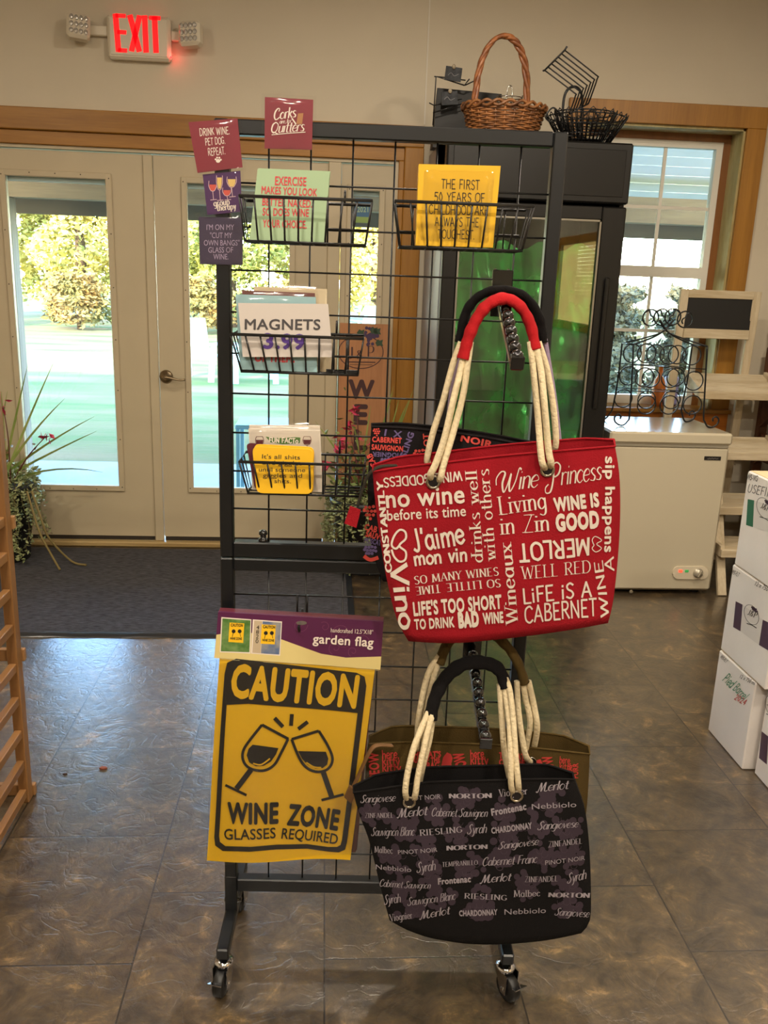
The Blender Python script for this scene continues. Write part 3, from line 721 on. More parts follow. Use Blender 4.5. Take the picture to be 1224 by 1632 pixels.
# ================================================================== THE DISPLAY RACK
BLK = mat('black_metal', (17, 19, 22), .36, .0, spec=.45, coat=.05)
BLKG = mat('black_gloss', (12, 12, 13), .14, 0, spec=.6, coat=.4)
WIREM = mat('black_wire', (22, 22, 23), .35, .2)
CHROME = mat('chrome', (200, 200, 205), .12, 1.0)
RUB = mat('black_rubber', (16, 16, 17), .45)
YAW = radians(-3)
RO = Vector((0.12, 1.67, 0))
RU = Vector((cos(YAW), sin(YAW), 0)); RN = Vector((sin(YAW), -cos(YAW), 0)); RZ = Vector((0, 0, 1))   # along, towards the camera, up
def rk(u, nn, z): return RO + RU * u + RN * nn + RZ * z
def rsurf(nn, off=None): return Surf(RO + RN * nn, RU, RZ, off, RN)
def rpx(x, y, nn):
    p = rsurf(nn).px(x, y); return p.x, p.y
R3 = Matrix((RU, RN, RZ)).transposed()
def rbox(mb, u0, u1, n0, n1, z0, z1, bev=.0):
    c = rk((u0 + u1) / 2, (n0 + n1) / 2, (z0 + z1) / 2); h = Vector((abs(u1 - u0) / 2, abs(n1 - n0) / 2, abs(z1 - z0) / 2))
    return mb.box(c - h, c + h, bev, R3)
UL, UR, T = -.320, .311, .026
rack = thing('display_rack', rk(0, 0, 0), 'black metal grid display rack on casters holding baskets, flags and tote bags', 'rack')
Z0, ZM, Z1 = .165, .952, 1.768
def frame(za, zb, nm):
    b = MB()
    rbox(b, UL, UL + T, -T / 2, T / 2, za, zb, .0025); rbox(b, UR - T, UR, -T / 2, T / 2, za, zb, .0025)
    rbox(b, UL + T, UR - T, -T / 2, T / 2, zb - T, zb, .0025); rbox(b, UL + T, UR - T, -T / 2, T / 2, za, za + T + .006, .0025)
    return b.build(nm, BLK, rack)
frame(ZM + .001, Z1, 'upper_frame'); frame(Z0, ZM - .001, 'lower_frame')
VW = [-.224 - .0757 + .0757 * k for k in range(8)]
def grid(za, zb, hs, nm):
    b = MB(); r = .0019
    for u in VW:
        if UL + T + .01 < u < UR - T - .01: b.tube([rk(u, 0, za), rk(u, 0, zb)], r, 6)
    for z in hs: b.tube([rk(UL + T, .003, z), rk(UR - T, .003, z)], r, 6)
    return b.build(nm, WIREM, rack)
grid(ZM + T, Z1 - T, [1.6625 - .0762 * k for k in range(9)], 'upper_grid')
grid(Z0 + T, ZM - T, [.872 - .0762 * k for k in range(9)], 'lower_grid')
for u in (-.235, .16):
    k = MB(); k.lathe([(.010, 0), (.010, .006), (.006, .008), (.006, .014), (.009, .016), (.008, .022), (.003, .025)], rk(u, 0, ZM + T + .006), 12)
    k.build('thumb_screw', BLKG, rack)
# feet and casters
for s, u in ((-1, UL + .013), (1, UR - .008)):
    b = MB(); b.bar(rk(u, -.165, .104), rk(u, .135, .104), .026, .026, bev=.003)
    b.build('foot', BLK, rack)
    b = MB(); rbox(b, u - .0135, u + .0135, -.0135, .0135, .112, Z0 + .04, .002); b.build('foot_socket', BLK, rack)
    b = MB(); b.cyl(rk(u - .016, 0, .135), rk(u + .022, 0, .135), .005, n=8); b.build('bolt', BLKG, rack)
    for nn in (.115, -.145):
        st = random.Random(int(u * 1000) + int(nn * 1000)); a = (.5 if s > 0 else -.25) + st.uniform(-.1, .1)
        p = rk(u, nn, 0)
        d = Vector((sin(a), -cos(a), 0)); sd = Vector((d.y, -d.x, 0))
        c = p + d * .014 + Vector((0, 0, .031))
        wh = MB(); wh.lathe([(.012, -.0115), (.027, -.0115), (.031, -.008), (.031, .008), (.027, .0115), (.012, .0115)], c, 28, sd)
        wo = wh.build('caster', RUB, rack)
        f = MB(); f.lathe([(.019, 0), (.021, .004), (.021, .010), (.012, .014)], p + Vector((0, 0, .066)), 20)
        for sg in (-1, 1):
            q = c + sd * .015 * sg
            f.prism([q + d * .010 + Vector((0, 0, -.010)), q - d * .006 + Vector((0, 0, -.012)), q - d * .030 + Vector((0, 0, .040)), q + d * .012 + Vector((0, 0, .040))], sd * .002 * sg)
        f.cyl(c - sd * .019, c + sd * .019, .0045, n=10)
        f.build('fork', CHROME, wo)
        if nn > 0:
            t = MB(); e_ = c + Vector((0, 0, .018)) + d * .026
            t.prism([e_ + sd * .012 + d * .0, e_ - sd * .012, e_ - sd * .016 + d * .016 + Vector((0, 0, .008)), e_ + sd * .016 + d * .016 + Vector((0, 0, .008))], Vector((0, 0, .003)))
            t.build('brake_lever', CHROME, wo)

# ------------------------------------------------------------------ wire baskets
def basket(tl, tr, bl, br_, ntop, nbot, label, n=9, back=False):
    """corner pixels of the front face; ntop / nbot are how far it stands out from the grid"""
    a, b2 = rpx(*tl, ntop), rpx(*tr, ntop); c, d = rpx(*bl, nbot), rpx(*br_, nbot)
    zt = (a[1] + b2[1]) / 2; zb = (c[1] + d[1]) / 2; n0 = .005
    if back: ntop, nbot, n0 = -ntop, -nbot, -n0
    r = thing('wire_basket', rk((c[0] + d[0]) / 2, (n0 + nbot) / 2, zb), label, 'basket', 'black wire baskets on the display rack')
    m = MB(); R = .0028
    m.tube([rk(a[0], n0, zt), rk(a[0], ntop, zt), rk(b2[0], ntop, zt), rk(b2[0], n0, zt)], R, 8, True); m.build('rim', WIREM, r)
    m = MB(); q = .0018
    L = lambda t: (a[0] + (b2[0] - a[0]) * t, c[0] + (d[0] - c[0]) * t)
    for i in range(n + 1):
        t = i / n; u, v = L(t)
        m.tube([rk(u, ntop, zt), rk(v, nbot + (.004 if not back else -.004), zb + .006), rk(v, nbot * .96, zb), rk(v, n0, zb)], q, 6)
        if 0 < i < n: m.tube([rk(v, n0, zb), rk(v, n0, zt)], q, 6)
    for j in (1, 2):
        f = j / 3
        nt, nb = n0 + (ntop - n0) * f, n0 + (nbot - n0) * f
        m.tube([rk(a[0], nt, zt), rk(c[0], nb, zb), rk(d[0], nb, zb), rk(b2[0], nt, zt)], q, 6)
    m.tube([rk(c[0], nbot, zb), rk(d[0], nbot, zb), rk(d[0], n0, zb), rk(c[0], n0, zb)], q * 1.3, 6, True)
    zm = (zt * .4 + zb * .6)
    m.tube([rk(a[0] * .4 + c[0] * .6, n0, zm), rk(d[0] * .6 + b2[0] * .4, n0, zm)], q, 6)
    m.build('wire_side', WIREM, r)
    for t in (.22, .78):
        h = MB(); u, v = L(t); s = -1 if back else 1
        h.tube([rk(u, n0, zt), rk(u, n0, zt + .02), rk(u, -.006 * s, zt + .024), rk(u, -.006 * s, zt + .008)], R * .8, 6)
        h.build('hook', WIREM, r)
    return r
k3 = crop(290, 140, 3.709); k4 = crop(340, 430, 3.625); k5 = crop(620, 230, 4.708)
basket(k3(338, 640), k3(1125, 665), k3(370, 903), k3(1085, 930), .100, .080, 'wire basket at the top left of the rack, holding the mint green magnet')
basket(k5(45, 428), k5(1090, 462), k5(80, 772), k5(1000, 795), .100, .080, 'wire basket at the top right of the rack, holding the yellow napkin pack')
basket(k4(98, 362), k4(868, 408), k4(160, 580), k4(835, 617), .100, .080, 'middle left wire basket with the price sign standing in it')
basket(k4(148, 1105), k4(878, 1135), k4(198, 1288), k4(850, 1312), .100, .080, 'lowest wire basket, holding the fact card and the yellow coaster')

# ------------------------------------------------------------------ cards, packs and magnets
FILM = glass('clear_film', (252, 252, 252), 0.05, .06)
def card(name, q, nn, th, m, label, cat, texts=(), film=0.0, lean=0.0, grp=None, tm=None, K=None, bev=0.0012, extra=None, round_=0, filmpad=.004):
    """flat rectangular piece from four corner pixels TL TR BR BL; nn = distance of its face from the grid"""
    if K: q = [K(*p) for p in q]
    S0 = rsurf(nn); uv = [S0.px(*p) for p in q]
    zb = (uv[2].y + uv[3].y) / 2
    off = (lambda u, v: -lean * (v - zb)); S = rsurf(nn, off)
    if lean: uv = [S0.px(*p) for p in q]
    b = MB()
    if round_:
        pts = []; P = [Vector((p.x, p.y)) for p in uv]
        for i in range(4):
            c = P[i]; d0 = (P[i - 1] - c).normalized() * round_; d1 = (P[(i + 1) % 4] - c).normalized() * round_
            for kk in range(6):
                t = kk / 5; pts.append(c + d0 * (1 - t) ** 2 + d1 * t ** 2)
    else: pts = [Vector((p.x, p.y)) for p in uv]
    b.prism([S.pt(p.x, p.y, -th) for p in pts], S.N * th)
    o = b.build(name, m, origin=S.pt((uv[2].x + uv[3].x) / 2, zb, -th / 2))
    tag(o, label, cat, grp)
    if extra: extra(o, S)
    if texts:
        t = MB()
        for it in texts: write(t, S, *it[:5], K=K, lift=.0006)
        t.build('lettering', tm, o)
    if film:
        c = sum(uv, Vector((0, 0))) / 4; pts = [c + (p - c) * (1 + filmpad * 2 / (p - c).length) for p in uv]
        nx = 10; f = MB(); rnd = random.Random(len(label)); g = {}
        for i in range(nx + 1):
            for j in range(nx + 1):
                s, tt = i / nx, j / nx
                p = (pts[3] * (1 - s) + pts[2] * s) * (1 - tt) + (pts[0] * (1 - s) + pts[1] * s) * tt
                edge = min(s, 1 - s, tt, 1 - tt)
                g[i, j] = len(f.v); f.v.append(S.pt(p.x, p.y, .0014 + (film * rnd.uniform(.2, 1) if edge > 0 else -th * .5)))
        for i in range(nx):
            for j in range(nx): f.f.append((g[i, j], g[i + 1, j], g[i + 1, j + 1], g[i, j + 1])); f.sm.append(True)
        f.build('film', FILM, o)
    return o
MAROON = mat('maroon_card', (128, 32, 48), .45); PURPLE = mat('purple_card', (72, 36, 88), .42); SLATEP = mat('dusk_card', (62, 52, 76), .42)
MINT = mat('mint_card', (150, 176, 138), .5); YEL = mat('yellow_paper', (228, 178, 24), .5); SKYB = mat('pale_blue_card', (150, 186, 192), .5)
CREAM = mat('cream_card', (206, 190, 158), .5); BROWN = mat('brown_card', (108, 66, 60), .45); PAPER = mat('white_paper', (196, 188, 182), .6)
WHC = mat('white_card', (208, 198, 184), .5); WINE = mat('wine_card', (86, 28, 42), .45); YCO = mat('yellow_coaster', (230, 180, 28), .5)
INKW = mat('ink_white', (238, 226, 214), .6); INKR = mat('ink_red', (196, 54, 62), .6); INKB = mat('ink_black', (28, 25, 24), .6); INKP = mat('ink_purple', (84, 54, 140), .6)
INKG = mat('ink_grey', (66, 62, 64), .6); INKL = mat('ink_lilac', (168, 152, 180), .6); GREEN = mat('ink_green', (70, 112, 44), .6)
# magnets stuck on the left post and on the top bar
def paw(o, S):
    t = MB(); c = k3(214, 432)
    disc_px(t, S, c, 3.6, ry=3.0, lift=.0006)
    for dx, dy in ((-4, -2.5), (-1.6, -5.2), (2, -5.0), (4.3, -1.8)): disc_px(t, S, (c[0] + dx, c[1] + dy), 1.5, lift=.0006)
    t.build('paw_print', INKW, o)
card('magnet', [(38, 203), (328, 180), (358, 470), (92, 503)], .0155, .002, MAROON, 'crimson square magnet with a paw print, uppermost on the left post', 'magnet',
     [('DRINK WINE.', (106, 285), (282, 272), 42, 'hand:.12'), ('PET DOG.', (140, 340), (256, 330), 40, 'hand:.12'), ('REPEAT.', (156, 400), (256, 392), 42, 'hand:.12')], .002, tm=INKW, K=k3, extra=paw, grp='square magnets on the rack frame')
def glasses(o, S):
    import itertools
    K = k3
    g = MB(); gl = MB()
    for (x, y, wdt, hb, st_, colr) in ((182, 550, 22, 60, 50, 0), (222, 518, 17, 85, 60, 1), (294, 525, 26, 62, 55, 1), (266, 590, 24, 48, 22, 0)):
        (gl).add([], [])
        for s in (-1, 1):
            pen(gl, S, [(x + s * wdt, y), (x + s * wdt * 1.05, y + hb * .5), (x + s * wdt * .5, y + hb * .95), (x, y + hb)], .9, K, .0006)
        pen(gl, S, [(x, y + hb), (x + 5, y + hb + st_)], .9, K, .0006, smooth=False)
        pen(gl, S, [(x - 14, y + hb + st_ + 3), (x + 24, y + hb + st_)], 1.1, K, .0006, smooth=False)
    for (x, y, wdt, hb, c) in ((182, 572, 20, 38, 0), (266, 605, 21, 34, 0), (222, 530, 14, 70, 1), (294, 540, 23, 46, 1)):
        t = MB(); poly_px(t, S, [(x - wdt, y), (x + wdt, y), (x + wdt * .9, y + hb * .55), (x + wdt * .45, y + hb * .95), (x - wdt * .45, y + hb * .95), (x - wdt * .9, y + hb * .55)], K, .0005)
        t.build('drink', mat('rose_drink', (206, 84, 70), .5) if c == 0 else mat('white_drink', (222, 188, 112), .5), o)
    gl.build('glass_drawing', mat('ink_pink', (214, 180, 190), .6), o)
card('magnet', [(122, 512), (345, 490), (355, 732), (150, 752)], .0155, .002, PURPLE, 'purple magnet printed with four drink glasses, below the crimson one', 'magnet',
     [('group', (188, 702), (284, 690), 40, 'serif:.2'), ('therapy', (208, 728), (322, 716), 38, 'serif:.2')], .002, tm=INKW, K=k3, extra=glasses, grp='square magnets on the rack frame')
card('magnet', [(98, 762), (360, 768), (358, 1048), (106, 1042)], .0155, .002, SLATEP, 'dusky violet magnet in shiny film, lowest on the left post', 'magnet',
     [("I'M ON MY", (146, 840), (308, 840), 32, 'sans'), ('"CUT MY', (166, 888), (296, 888), 32, 'sans'), ('OWN BANGS"', (130, 932), (340, 932), 32, 'sans'), ('GLASS OF', (156, 974), (302, 974), 32, 'sans'), ('WINE.', (186, 1014), (274, 1014), 32, 'sans')], .002, tm=INKL, K=k3, grp='square magnets on the rack frame')
def cork(o, S):
    t = MB(); poly_px(t, S, [(686, 152), (718, 150), (710, 216), (676, 214)], k3, .0006); t.build('cork_drawing', mat('cork_tan', (176, 122, 78), .6), o)
    t = MB(); pen(t, S, [(650, 180), (674, 215)], 2.2, k3, .0007); pen(t, S, [(530, 278), (640, 268), (730, 262)], 1.2, k3, .0007); t.build('flourish', INKW, o)
card('magnet', [(490, 54), (776, 70), (768, 366), (488, 358)], .0155, .002, MAROON, 'maroon magnet with a cork drawing, alone on the top bar of the rack', 'magnet',
     [('Corks', (545, 190), (680, 172), 62, 'script:.11'), ('are for', (578, 212), (650, 206), 24, 'script:.11'), ('Quitters', (528, 268), (728, 255), 62, 'script:.10')], .003, tm=INKW, K=k3, extra=cork, grp='square magnets on the rack frame')
# top left basket
for i in range(2):
    card('magnet_card', [(442 + i * 6, 474 - 4 * i), (872 + i * 4, 492 - 4 * i), (838, 920), (398, 900)], .050 - i * .012, .005, MINT, 'mint green card stacked directly behind the front one in the top left basket' if i else 'mint green card with red lettering, frontmost in the top left basket', 'card',
     [] if i else [('EXERCISE', (546, 570), (732, 576), 50, 'sans:.02'), ('MAKES YOU LOOK', (466, 622), (796, 638), 44, 'sans:.02'), ('BETTER NAKED.', (472, 692), (768, 706), 44, 'sans:.02'), ('SO DOES WINE', (474, 752), (748, 760), 44, 'sans:.02'), ('YOUR CHOICE.', (476, 822), (736, 830), 44, 'sans:.02')], 0, lean=.10, tm=INKR, K=k3, grp='mint green cards')
# yellow napkin pack, top right basket
card('napkin_pack', [(225, 148), (838, 162), (780, 775), (200, 758)], .075, .030, YEL, 'thick pack of yellow paper napkins in clear wrap, in the top right basket', 'napkins',
     [('THE FIRST', (392, 332), (678, 340), 70, 'hand:.1'), ('50 YEARS OF', (338, 428), (716, 436), 68, 'hand:.1'), ('CHILDHOOD ARE', (298, 522), (744, 530), 68, 'hand:.1'), ('ALWAYS THE', (342, 612), (672, 618), 66, 'hand:.1'), ('TOUGHEST.', (366, 706), (638, 712), 66, 'hand:.1')], .0025, tm=INKB, K=k5, bev=.004, filmpad=.002)
# middle basket
card('price_sign', [(140, 192), (662, 198), (690, 505), (170, 503)], .090, .0012, PAPER, 'white paper sign with black and violet lettering, in the middle left basket', 'sign',
     [('MAGNETS', (180, 344), (618, 346), 58, 'sans:.02')], tm=INKG, K=k4, lean=.05,
     extra=lambda o, S: (lambda t: (write(t, S, '3.99', (288, 452), (528, 458), 82, 'sans:.04', k4, .0006), t.build('price_lettering', INKP, o)))(MB()))
card('magnet_card', [(125, 142), (590, 158), (600, 592), (155, 575)], .080, .006, SKYB, 'pale blue card directly behind the price sign, red lettering at its foot', 'card',
     [('OF THEM.', (238, 528), (470, 534), 40, 'sans:.05')], .0015, tm=INKR, K=k4, lean=.05)
card('magnet_card', [(162, 118), (585, 135), (600, 590), (170, 570)], .060, .006, BROWN, 'brown card peeping out between the blue and the cream card', 'card', K=k4, lean=.05, film=.001)
card('magnet_card', [(232, 96), (655, 112), (650, 590), (220, 575)], .040, .008, CREAM, 'cream card rearmost in the middle left basket', 'card', K=k4, lean=.05, film=.001)
# lowest basket
def fact(o, S):
    t = MB(); poly_px(t, S, [(300, 966), (330, 972), (400, 975), (470, 970), (502, 972), (498, 1004), (400, 1010), (330, 1000), (316, 985)], k4, .0005); t.build('green_banner', GREEN, o)
    t = MB(); write(t, S, 'FUN FACT:', (320, 1000), (490, 1004), 27, 'hand:.2', k4, .0008); t.build('banner_lettering', INKW, o)
    t = MB()
    for x in (265, 540):
        poly_px(t, S, [(x - 22, 985), (x + 22, 985), (x + 16, 1010), (x - 16, 1010)], k4, .0005)
        pen(t, S, [(x - 18, 966), (x - 24, 990), (x - 12, 1012), (x + 12, 1012), (x + 24, 990), (x + 18, 966)], .8, k4, .0007); pen(t, S, [(x - 18, 966), (x + 18, 966)], .6, k4, .0007, smooth=False); pen(t, S, [(x, 1012), (x, 1060)], .8, k4, .0007, smooth=False)
    t.build('glass_drawing', WINE, o)
for i in range(2):
    card('fact_card', [(200 + 4 * i, 922 - 20 * i), (615, 932 - 26 * i), (630, 1285), (225, 1270)], .058 - .016 * i, .008, WHC, 'plain white card directly behind the fact card in the lowest basket' if i else 'white fact card with a green banner, in the lowest basket', 'card', K=k4, lean=.06, film=.0015, extra=None if i else fact, grp='white fact cards')
card('coaster', [(186, 1003), (540, 1030), (560, 1270), (240, 1270)], .070, .003, WINE, 'wine red coaster behind the yellow ones in the lowest basket', 'coaster', K=k4, lean=.06, round_=.010)
for i in range(2):
    card('coaster', [(222 + 8 * i, 1024 - 14 * i), (578 + 4 * i, 1040 - 12 * i), (572 + 6 * i, 1296), (250 + 6 * i, 1290)], .088 - .008 * i, .003, YCO, 'second yellow coaster, just showing behind the lettered one' if i else 'yellow coaster with dark lettering, frontmost in the lowest basket', 'coaster',
     [] if i else [("It's all shits", (280, 1092), (500, 1098), 24, 'sans'), ('and giggles', (282, 1126), (512, 1132), 24, 'sans'), ('until someone', (262, 1166), (530, 1170), 24, 'sans'), ('giggles and', (286, 1200), (512, 1202), 24, 'sans'), ('shits.', (352, 1232), (448, 1234), 24, 'sans')], tm=INKB, K=k4, lean=.06, round_=.012, grp='yellow coasters')

# ------------------------------------------------------------------ garden flags on a peg hook
kf = crop(320, 940, 3.547)
def peg():
    b = MB(); u, z = rpx(480, 992, .03)
    for s in (-1, 1): b.tube([rk(u + .010 * s, -.006, z + .045), rk(u + .010 * s, .006, z + .05), rk(u + .010 * s, .007, z + .01)], .002, 6)
    b.tube([rk(u, .005, z + .02), rk(u, .010, z), rk(u, .085, z + .004), rk(u, .092, z + .018)], .0026, 8)
    o = b.build('peg_hook', WIREM); tag(o, 'black wire peg hook on the lower grid carrying the garden flags', 'hook')
peg()
FY = mat('flag_yellow', (252, 200, 36), .5, var=.06, vscale=9); FB = mat('flag_black', (30, 27, 26), .5); HP = mat('header_purple', (88, 34, 74), .35, coat=.2); HC = mat('header_cream', (222, 204, 138), .35, coat=.2)
FLINE = mat('flag_line_tone', (238, 232, 225), .5)
def flag_off(u, v): return .006 * sin(u * 21 + .6) * max(0, min(1, (.78 - v) * 2.4)) + .010 * (.5 - abs(v - .55)) + .004 * sin(v * 14 + 2 * u)
for i in range(4):
    nn = .080 - .012 * i; S = rsurf(nn, flag_off); dx, dy = (3.0 * i, -3.5 * i)
    r = thing('garden_flag', rk(-.15, nn, .30), ['packaged yellow caution garden flag in front, two glasses drawn on it', 'packaged garden flag second on the peg, right behind the caution flag', 'packaged garden flag third from the front on the peg', 'rearmost packaged garden flag on the peg, touching the grid'][i], 'flag', 'garden flags on the peg')
    # header card: folded over the bag
    top = [(97 + dx, 130 + dy * 2), (1033, 180 + dy * 2), (1015, 450), (76, 382)]
    nx, ny = 16, 4; b = MB(); g = {}
    if i == 0: top = [(97, 128), (1033, 180), (1015, 452), (76, 384)]
    uv = [S.px(*kf(*p)) for p in top]
    def quadgrid(uv, nx, ny, h):
        b = MB()
        for i2 in range(nx + 1):
            for j in range(ny + 1):
                s, t = i2 / nx, j / ny; p = (uv[0] * (1 - s) + uv[1] * s) * (1 - t) + (uv[3] * (1 - s) + uv[2] * s) * t
                b.v.append(S.pt(p.x, p.y, h))
        w_ = ny + 1
        for i2 in range(nx):
            for j in range(ny): b.f.append((i2 * w_ + j, i2 * w_ + j + 1, (i2 + 1) * w_ + j + 1, (i2 + 1) * w_ + j)); b.sm.append(True)
        return b
    def slab(uv, nx, ny, h, th):
        a = quadgrid(uv, nx, ny, h); c = quadgrid(uv, nx, ny, h - th); m = MB(); m.add(a.v, a.f, True); m.add(c.v, [tuple(reversed(f)) for f in c.f], True)
        N = len(a.v); w_ = ny + 1
        ring = [k2 * w_ for k2 in range(nx + 1)] + [nx * w_ + k2 for k2 in range(1, ny + 1)] + [k2 * w_ + ny for k2 in range(nx - 1, -1, -1)] + [k2 for k2 in range(ny - 1, 0, -1)]
        for a_, c_ in zip(ring, ring[1:] + ring[:1]): m.add([m.v[a_], m.v[c_], m.v[N + c_], m.v[N + a_]], [(0, 1, 2, 3)])
        return m
    slab(uv, nx, ny, .0, .006).build('header_card', HP if i == 0 else mat('header_back', (104, 44, 58), .35, coat=.2), r)
    fc = [(105, 384), (984, 455), (845, 1537), (33, 1537)]
    if i: fc = [(110 + dx, 384), (984 - 2 * i, 455), (870 + 4 * i, 1500 - 8 * i), (60, 1500)]
    fu = [S.px(*kf(*p)) for p in fc]
    nu = 24; wav = quadgrid(fu, 2, 2, 0)
    slab(fu, 36, 44, -.003, .003).build('flag_cloth', FY if i == 0 else mat('flag_maroon', (96, 50, 40), .5), r)
    if i == 0:
        t = MB(); poly_px(t, S, [(76, 384), (88, 255), (180, 240), (300, 246), (420, 268), (540, 312), (680, 362), (820, 384), (1020, 378), (1015, 452), (700, 428), (400, 406)], kf, .0006); t.build('cream_wave', HC, r)
        t = MB(); write(t, S, 'handcrafted 12.5"X18"', (735, 238), (973, 250), 24, 'sans', kf, .003); write(t, S, 'garden flag', (632, 298), (975, 320), 50, 'sans:.02', kf, .003); t.build('header_lettering', INKW, r)
        t = MB()
        for cx, cy, rr, a0 in ((560, 200, 45, 0), (800, 250, 80, 1), (760, 330, 40, 2), (920, 300, 50, 3), (700, 210, 30, 4), (860, 350, 30, 2)):
            pen(t, S, [(cx + rr * (1 - k2 / 16) * cos(a0 + k2 * .55), cy + rr * (1 - k2 / 16) * sin(a0 + k2 * .55)) for k2 in range(14)], .7, kf, .0004)
        t.build('swirl', mat('header_swirl', (122, 66, 100), .4), r)
        t = MB(); poly_px(t, S, [(116, 155), (286, 168), (281, 360), (108, 352)], kf, .001); t.build('photo_border', INKW, r); t = MB(); poly_px(t, S, [(294, 168), (459, 180), (449, 372), (284, 360)], kf, .001); t.build('photo_border', INKW, r)
        t = MB(); poly_px(t, S, [(122, 162), (281, 173), (275, 352), (114, 346)], kf, .0014); t.build('photo_lawn', mat('photo_green', (74, 116, 52), .4, var=.4, vscale=60, rgb2=(120, 150, 90)), r)
        t = MB(); poly_px(t, S, [(350, 178), (454, 186), (444, 365), (340, 358)], kf, .0014); t.build('photo_house', mat('photo_blue', (88, 110, 150), .4, var=.4, vscale=50, rgb2=(150, 150, 150)), r)
        t = MB(); poly_px(t, S, [(302, 174), (348, 178), (338, 358), (292, 354)], kf, .0014); t.build('photo_post', mat('photo_tan', (196, 178, 150), .4), r)
        t = MB(); poly_px(t, S, [(163, 185), (246, 190), (240, 300), (156, 294)], kf, .0018); t.build('small_flag', FY, r); t = MB(); poly_px(t, S, [(345, 195), (424, 200), (418, 308), (338, 304)], kf, .0018); t.build('small_flag', FY, r)
        t = MB()
        for (x, y) in ((170, 192), (352, 202)):
            write(t, S, 'CAUTION', (x, y + 14), (x + 68, y + 17), 16, 'sans:.03', kf, .0022); write(t, S, 'WINE ZONE', (x - 4, y + 88), (x + 62, y + 90), 13, 'sans:.03', kf, .0022)
            for s in (0, 34): disc_px(t, S, (x + 16 + s, y + 42), 11, kf, .0022); pen(t, S, [(x + 16 + s, y + 44), (x + 8 + s * 1.4, y + 72)], .8, kf, .0022)
        for k2, ch in enumerate('4820'): write(t, S, ch, (314 - k2 * 1.5, 222 + 26 * k2), (330 - k2 * 1.5, 223 + 26 * k2), 22, 'sans', kf, .0022)
        t.build('small_lettering', FB, r)
        t = MB(); disc_px(t, S, (570, 188), 30, kf, .0008, ry=12); t.build('hang_hole', mat('hole_shine', (150, 140, 135), .2, .6), r)
        # black border: rounded at the foot, filled across the head
        t = MB()
        def ring(outer, inner, h=.0006):
            n2 = len(outer)
            for a_ in range(n2):
                q = [outer[a_], outer[(a_ + 1) % n2], inner[(a_ + 1) % n2], inner[a_]]; poly_px(t, S, q, kf, h)
        def side(a_, c_, n2): return [(a_[0] + (c_[0] - a_[0]) * k2 / n2, a_[1] + (c_[1] - a_[1]) * k2 / n2) for k2 in range(n2)]
        O = [(200, 388), (150, 410), (136, 470)] + side((134, 500), (76, 1400), 8)[1:] + [(76, 1400), (82, 1445), (125, 1472)] + [(280, 1470), (430, 1464), (600, 1472), (720, 1490)] + [(780, 1492), (815, 1475), (826, 1430)] + side((826, 1430), (934, 560), 8)[1:] + [(936, 540), (926, 490), (880, 468)] + side((880, 468), (200, 388), 6)[1:]
        I_ = []
        cen = (505, 960)
        lim = lambda x, y: (x, y)
        inn = [(150, 640), (150, 640), (150, 640)] + side((149, 660), (104, 1390), 8)[1:] + [(104, 1390), (108, 1422), (140, 1444)] + [(285, 1443), (430, 1437), (600, 1446), (718, 1464)] + [(770, 1462), (790, 1450), (798, 1420)] + side((798, 1420), (886, 700), 8)[1:] + [(887, 690), (887, 690), (880, 688)] + side((870, 687), (152, 622), 6)[1:]
        ring(O, inn); t.build('black_border', FB, r)
        t = MB(); write(t, S, 'CAUTION', (168, 588), (878, 655), 166, 'sans:.045', kf, .0016); t.build('headline', FY, r)
        t = MB(); write(t, S, 'WINE', (152, 1308), (440, 1310), 112, 'sans:.045', kf, .002); write(t, S, 'ZONE', (486, 1322), (774, 1362), 112, 'sans:.045', kf, .002); write(t, S, 'GLASSES', (134, 1404), (425, 1396), 58, 'sans:.012', kf, .002); write(t, S, 'REQUIRED', (455, 1402), (770, 1446), 58, 'sans:.012', kf, .002)
        L1 = [(350, 748), (280, 835), (246, 890), (243, 940), (268, 982), (318, 1003), (370, 1003), (420, 972), (458, 905), (496, 830)]
        R1 = [(668, 788), (712, 858), (742, 925), (742, 970), (715, 1008), (668, 1022), (620, 1010), (580, 975), (548, 915), (516, 832)]
        pen(t, S, L1, 4.3, kf); pen(t, S, [(350, 748), (498, 830)], 4.3, kf, smooth=False); pen(t, S, R1, 4.3, kf); pen(t, S, [(516, 832), (668, 788)], 4.3, kf, smooth=False)
        pen(t, S, [(288, 1000), (205, 1112)], 8.5, kf, smooth=False); pen(t, S, [(142, 1093), (262, 1148)], 4.3, kf, smooth=False)
        pen(t, S, [(692, 1020), (740, 1168)], 8.5, kf, smooth=False); pen(t, S, [(682, 1190), (808, 1152)], 4.3, kf, smooth=False)
        for p, q in (((420, 712), (467, 762)), ((517, 693), (512, 757)), ((606, 737), (553, 776))): pen(t, S, [p, q], 6, kf, smooth=False)
        poly_px(t, S, [(298, 858), (442, 880), (428, 915), (400, 955), (360, 978), (315, 980), (278, 958), (264, 918), (275, 880)], kf)
        poly_px(t, S, [(552, 900), (708, 906), (722, 945), (715, 980), (690, 1000), (650, 1003), (605, 980), (574, 945)], kf)
        t.build('black_print', FB, r)
        t = MB(); pen(t, S, [(300, 962), (345, 970), (395, 936)], 2.4, kf, .0018); pen(t, S, [(598, 965), (640, 992), (682, 996)], 2.4, kf, .0018); t.build('highlight', FY, r)
        f = slab([S.px(*kf(*p)) for p in [(76, 384), (1015, 452), (985, 1120), (905, 1500)]] if 0 else [S.px(*kf(*p)) for p in [(90, 384), (1010, 452), (905, 1490), (28, 1545)]], 14, 20, .004, .0012)
        rnd = random.Random(4)
        for p in f.v: p += RN * rnd.uniform(-.0005, .0011)
        f.build('clear_sleeve', FILM, r)

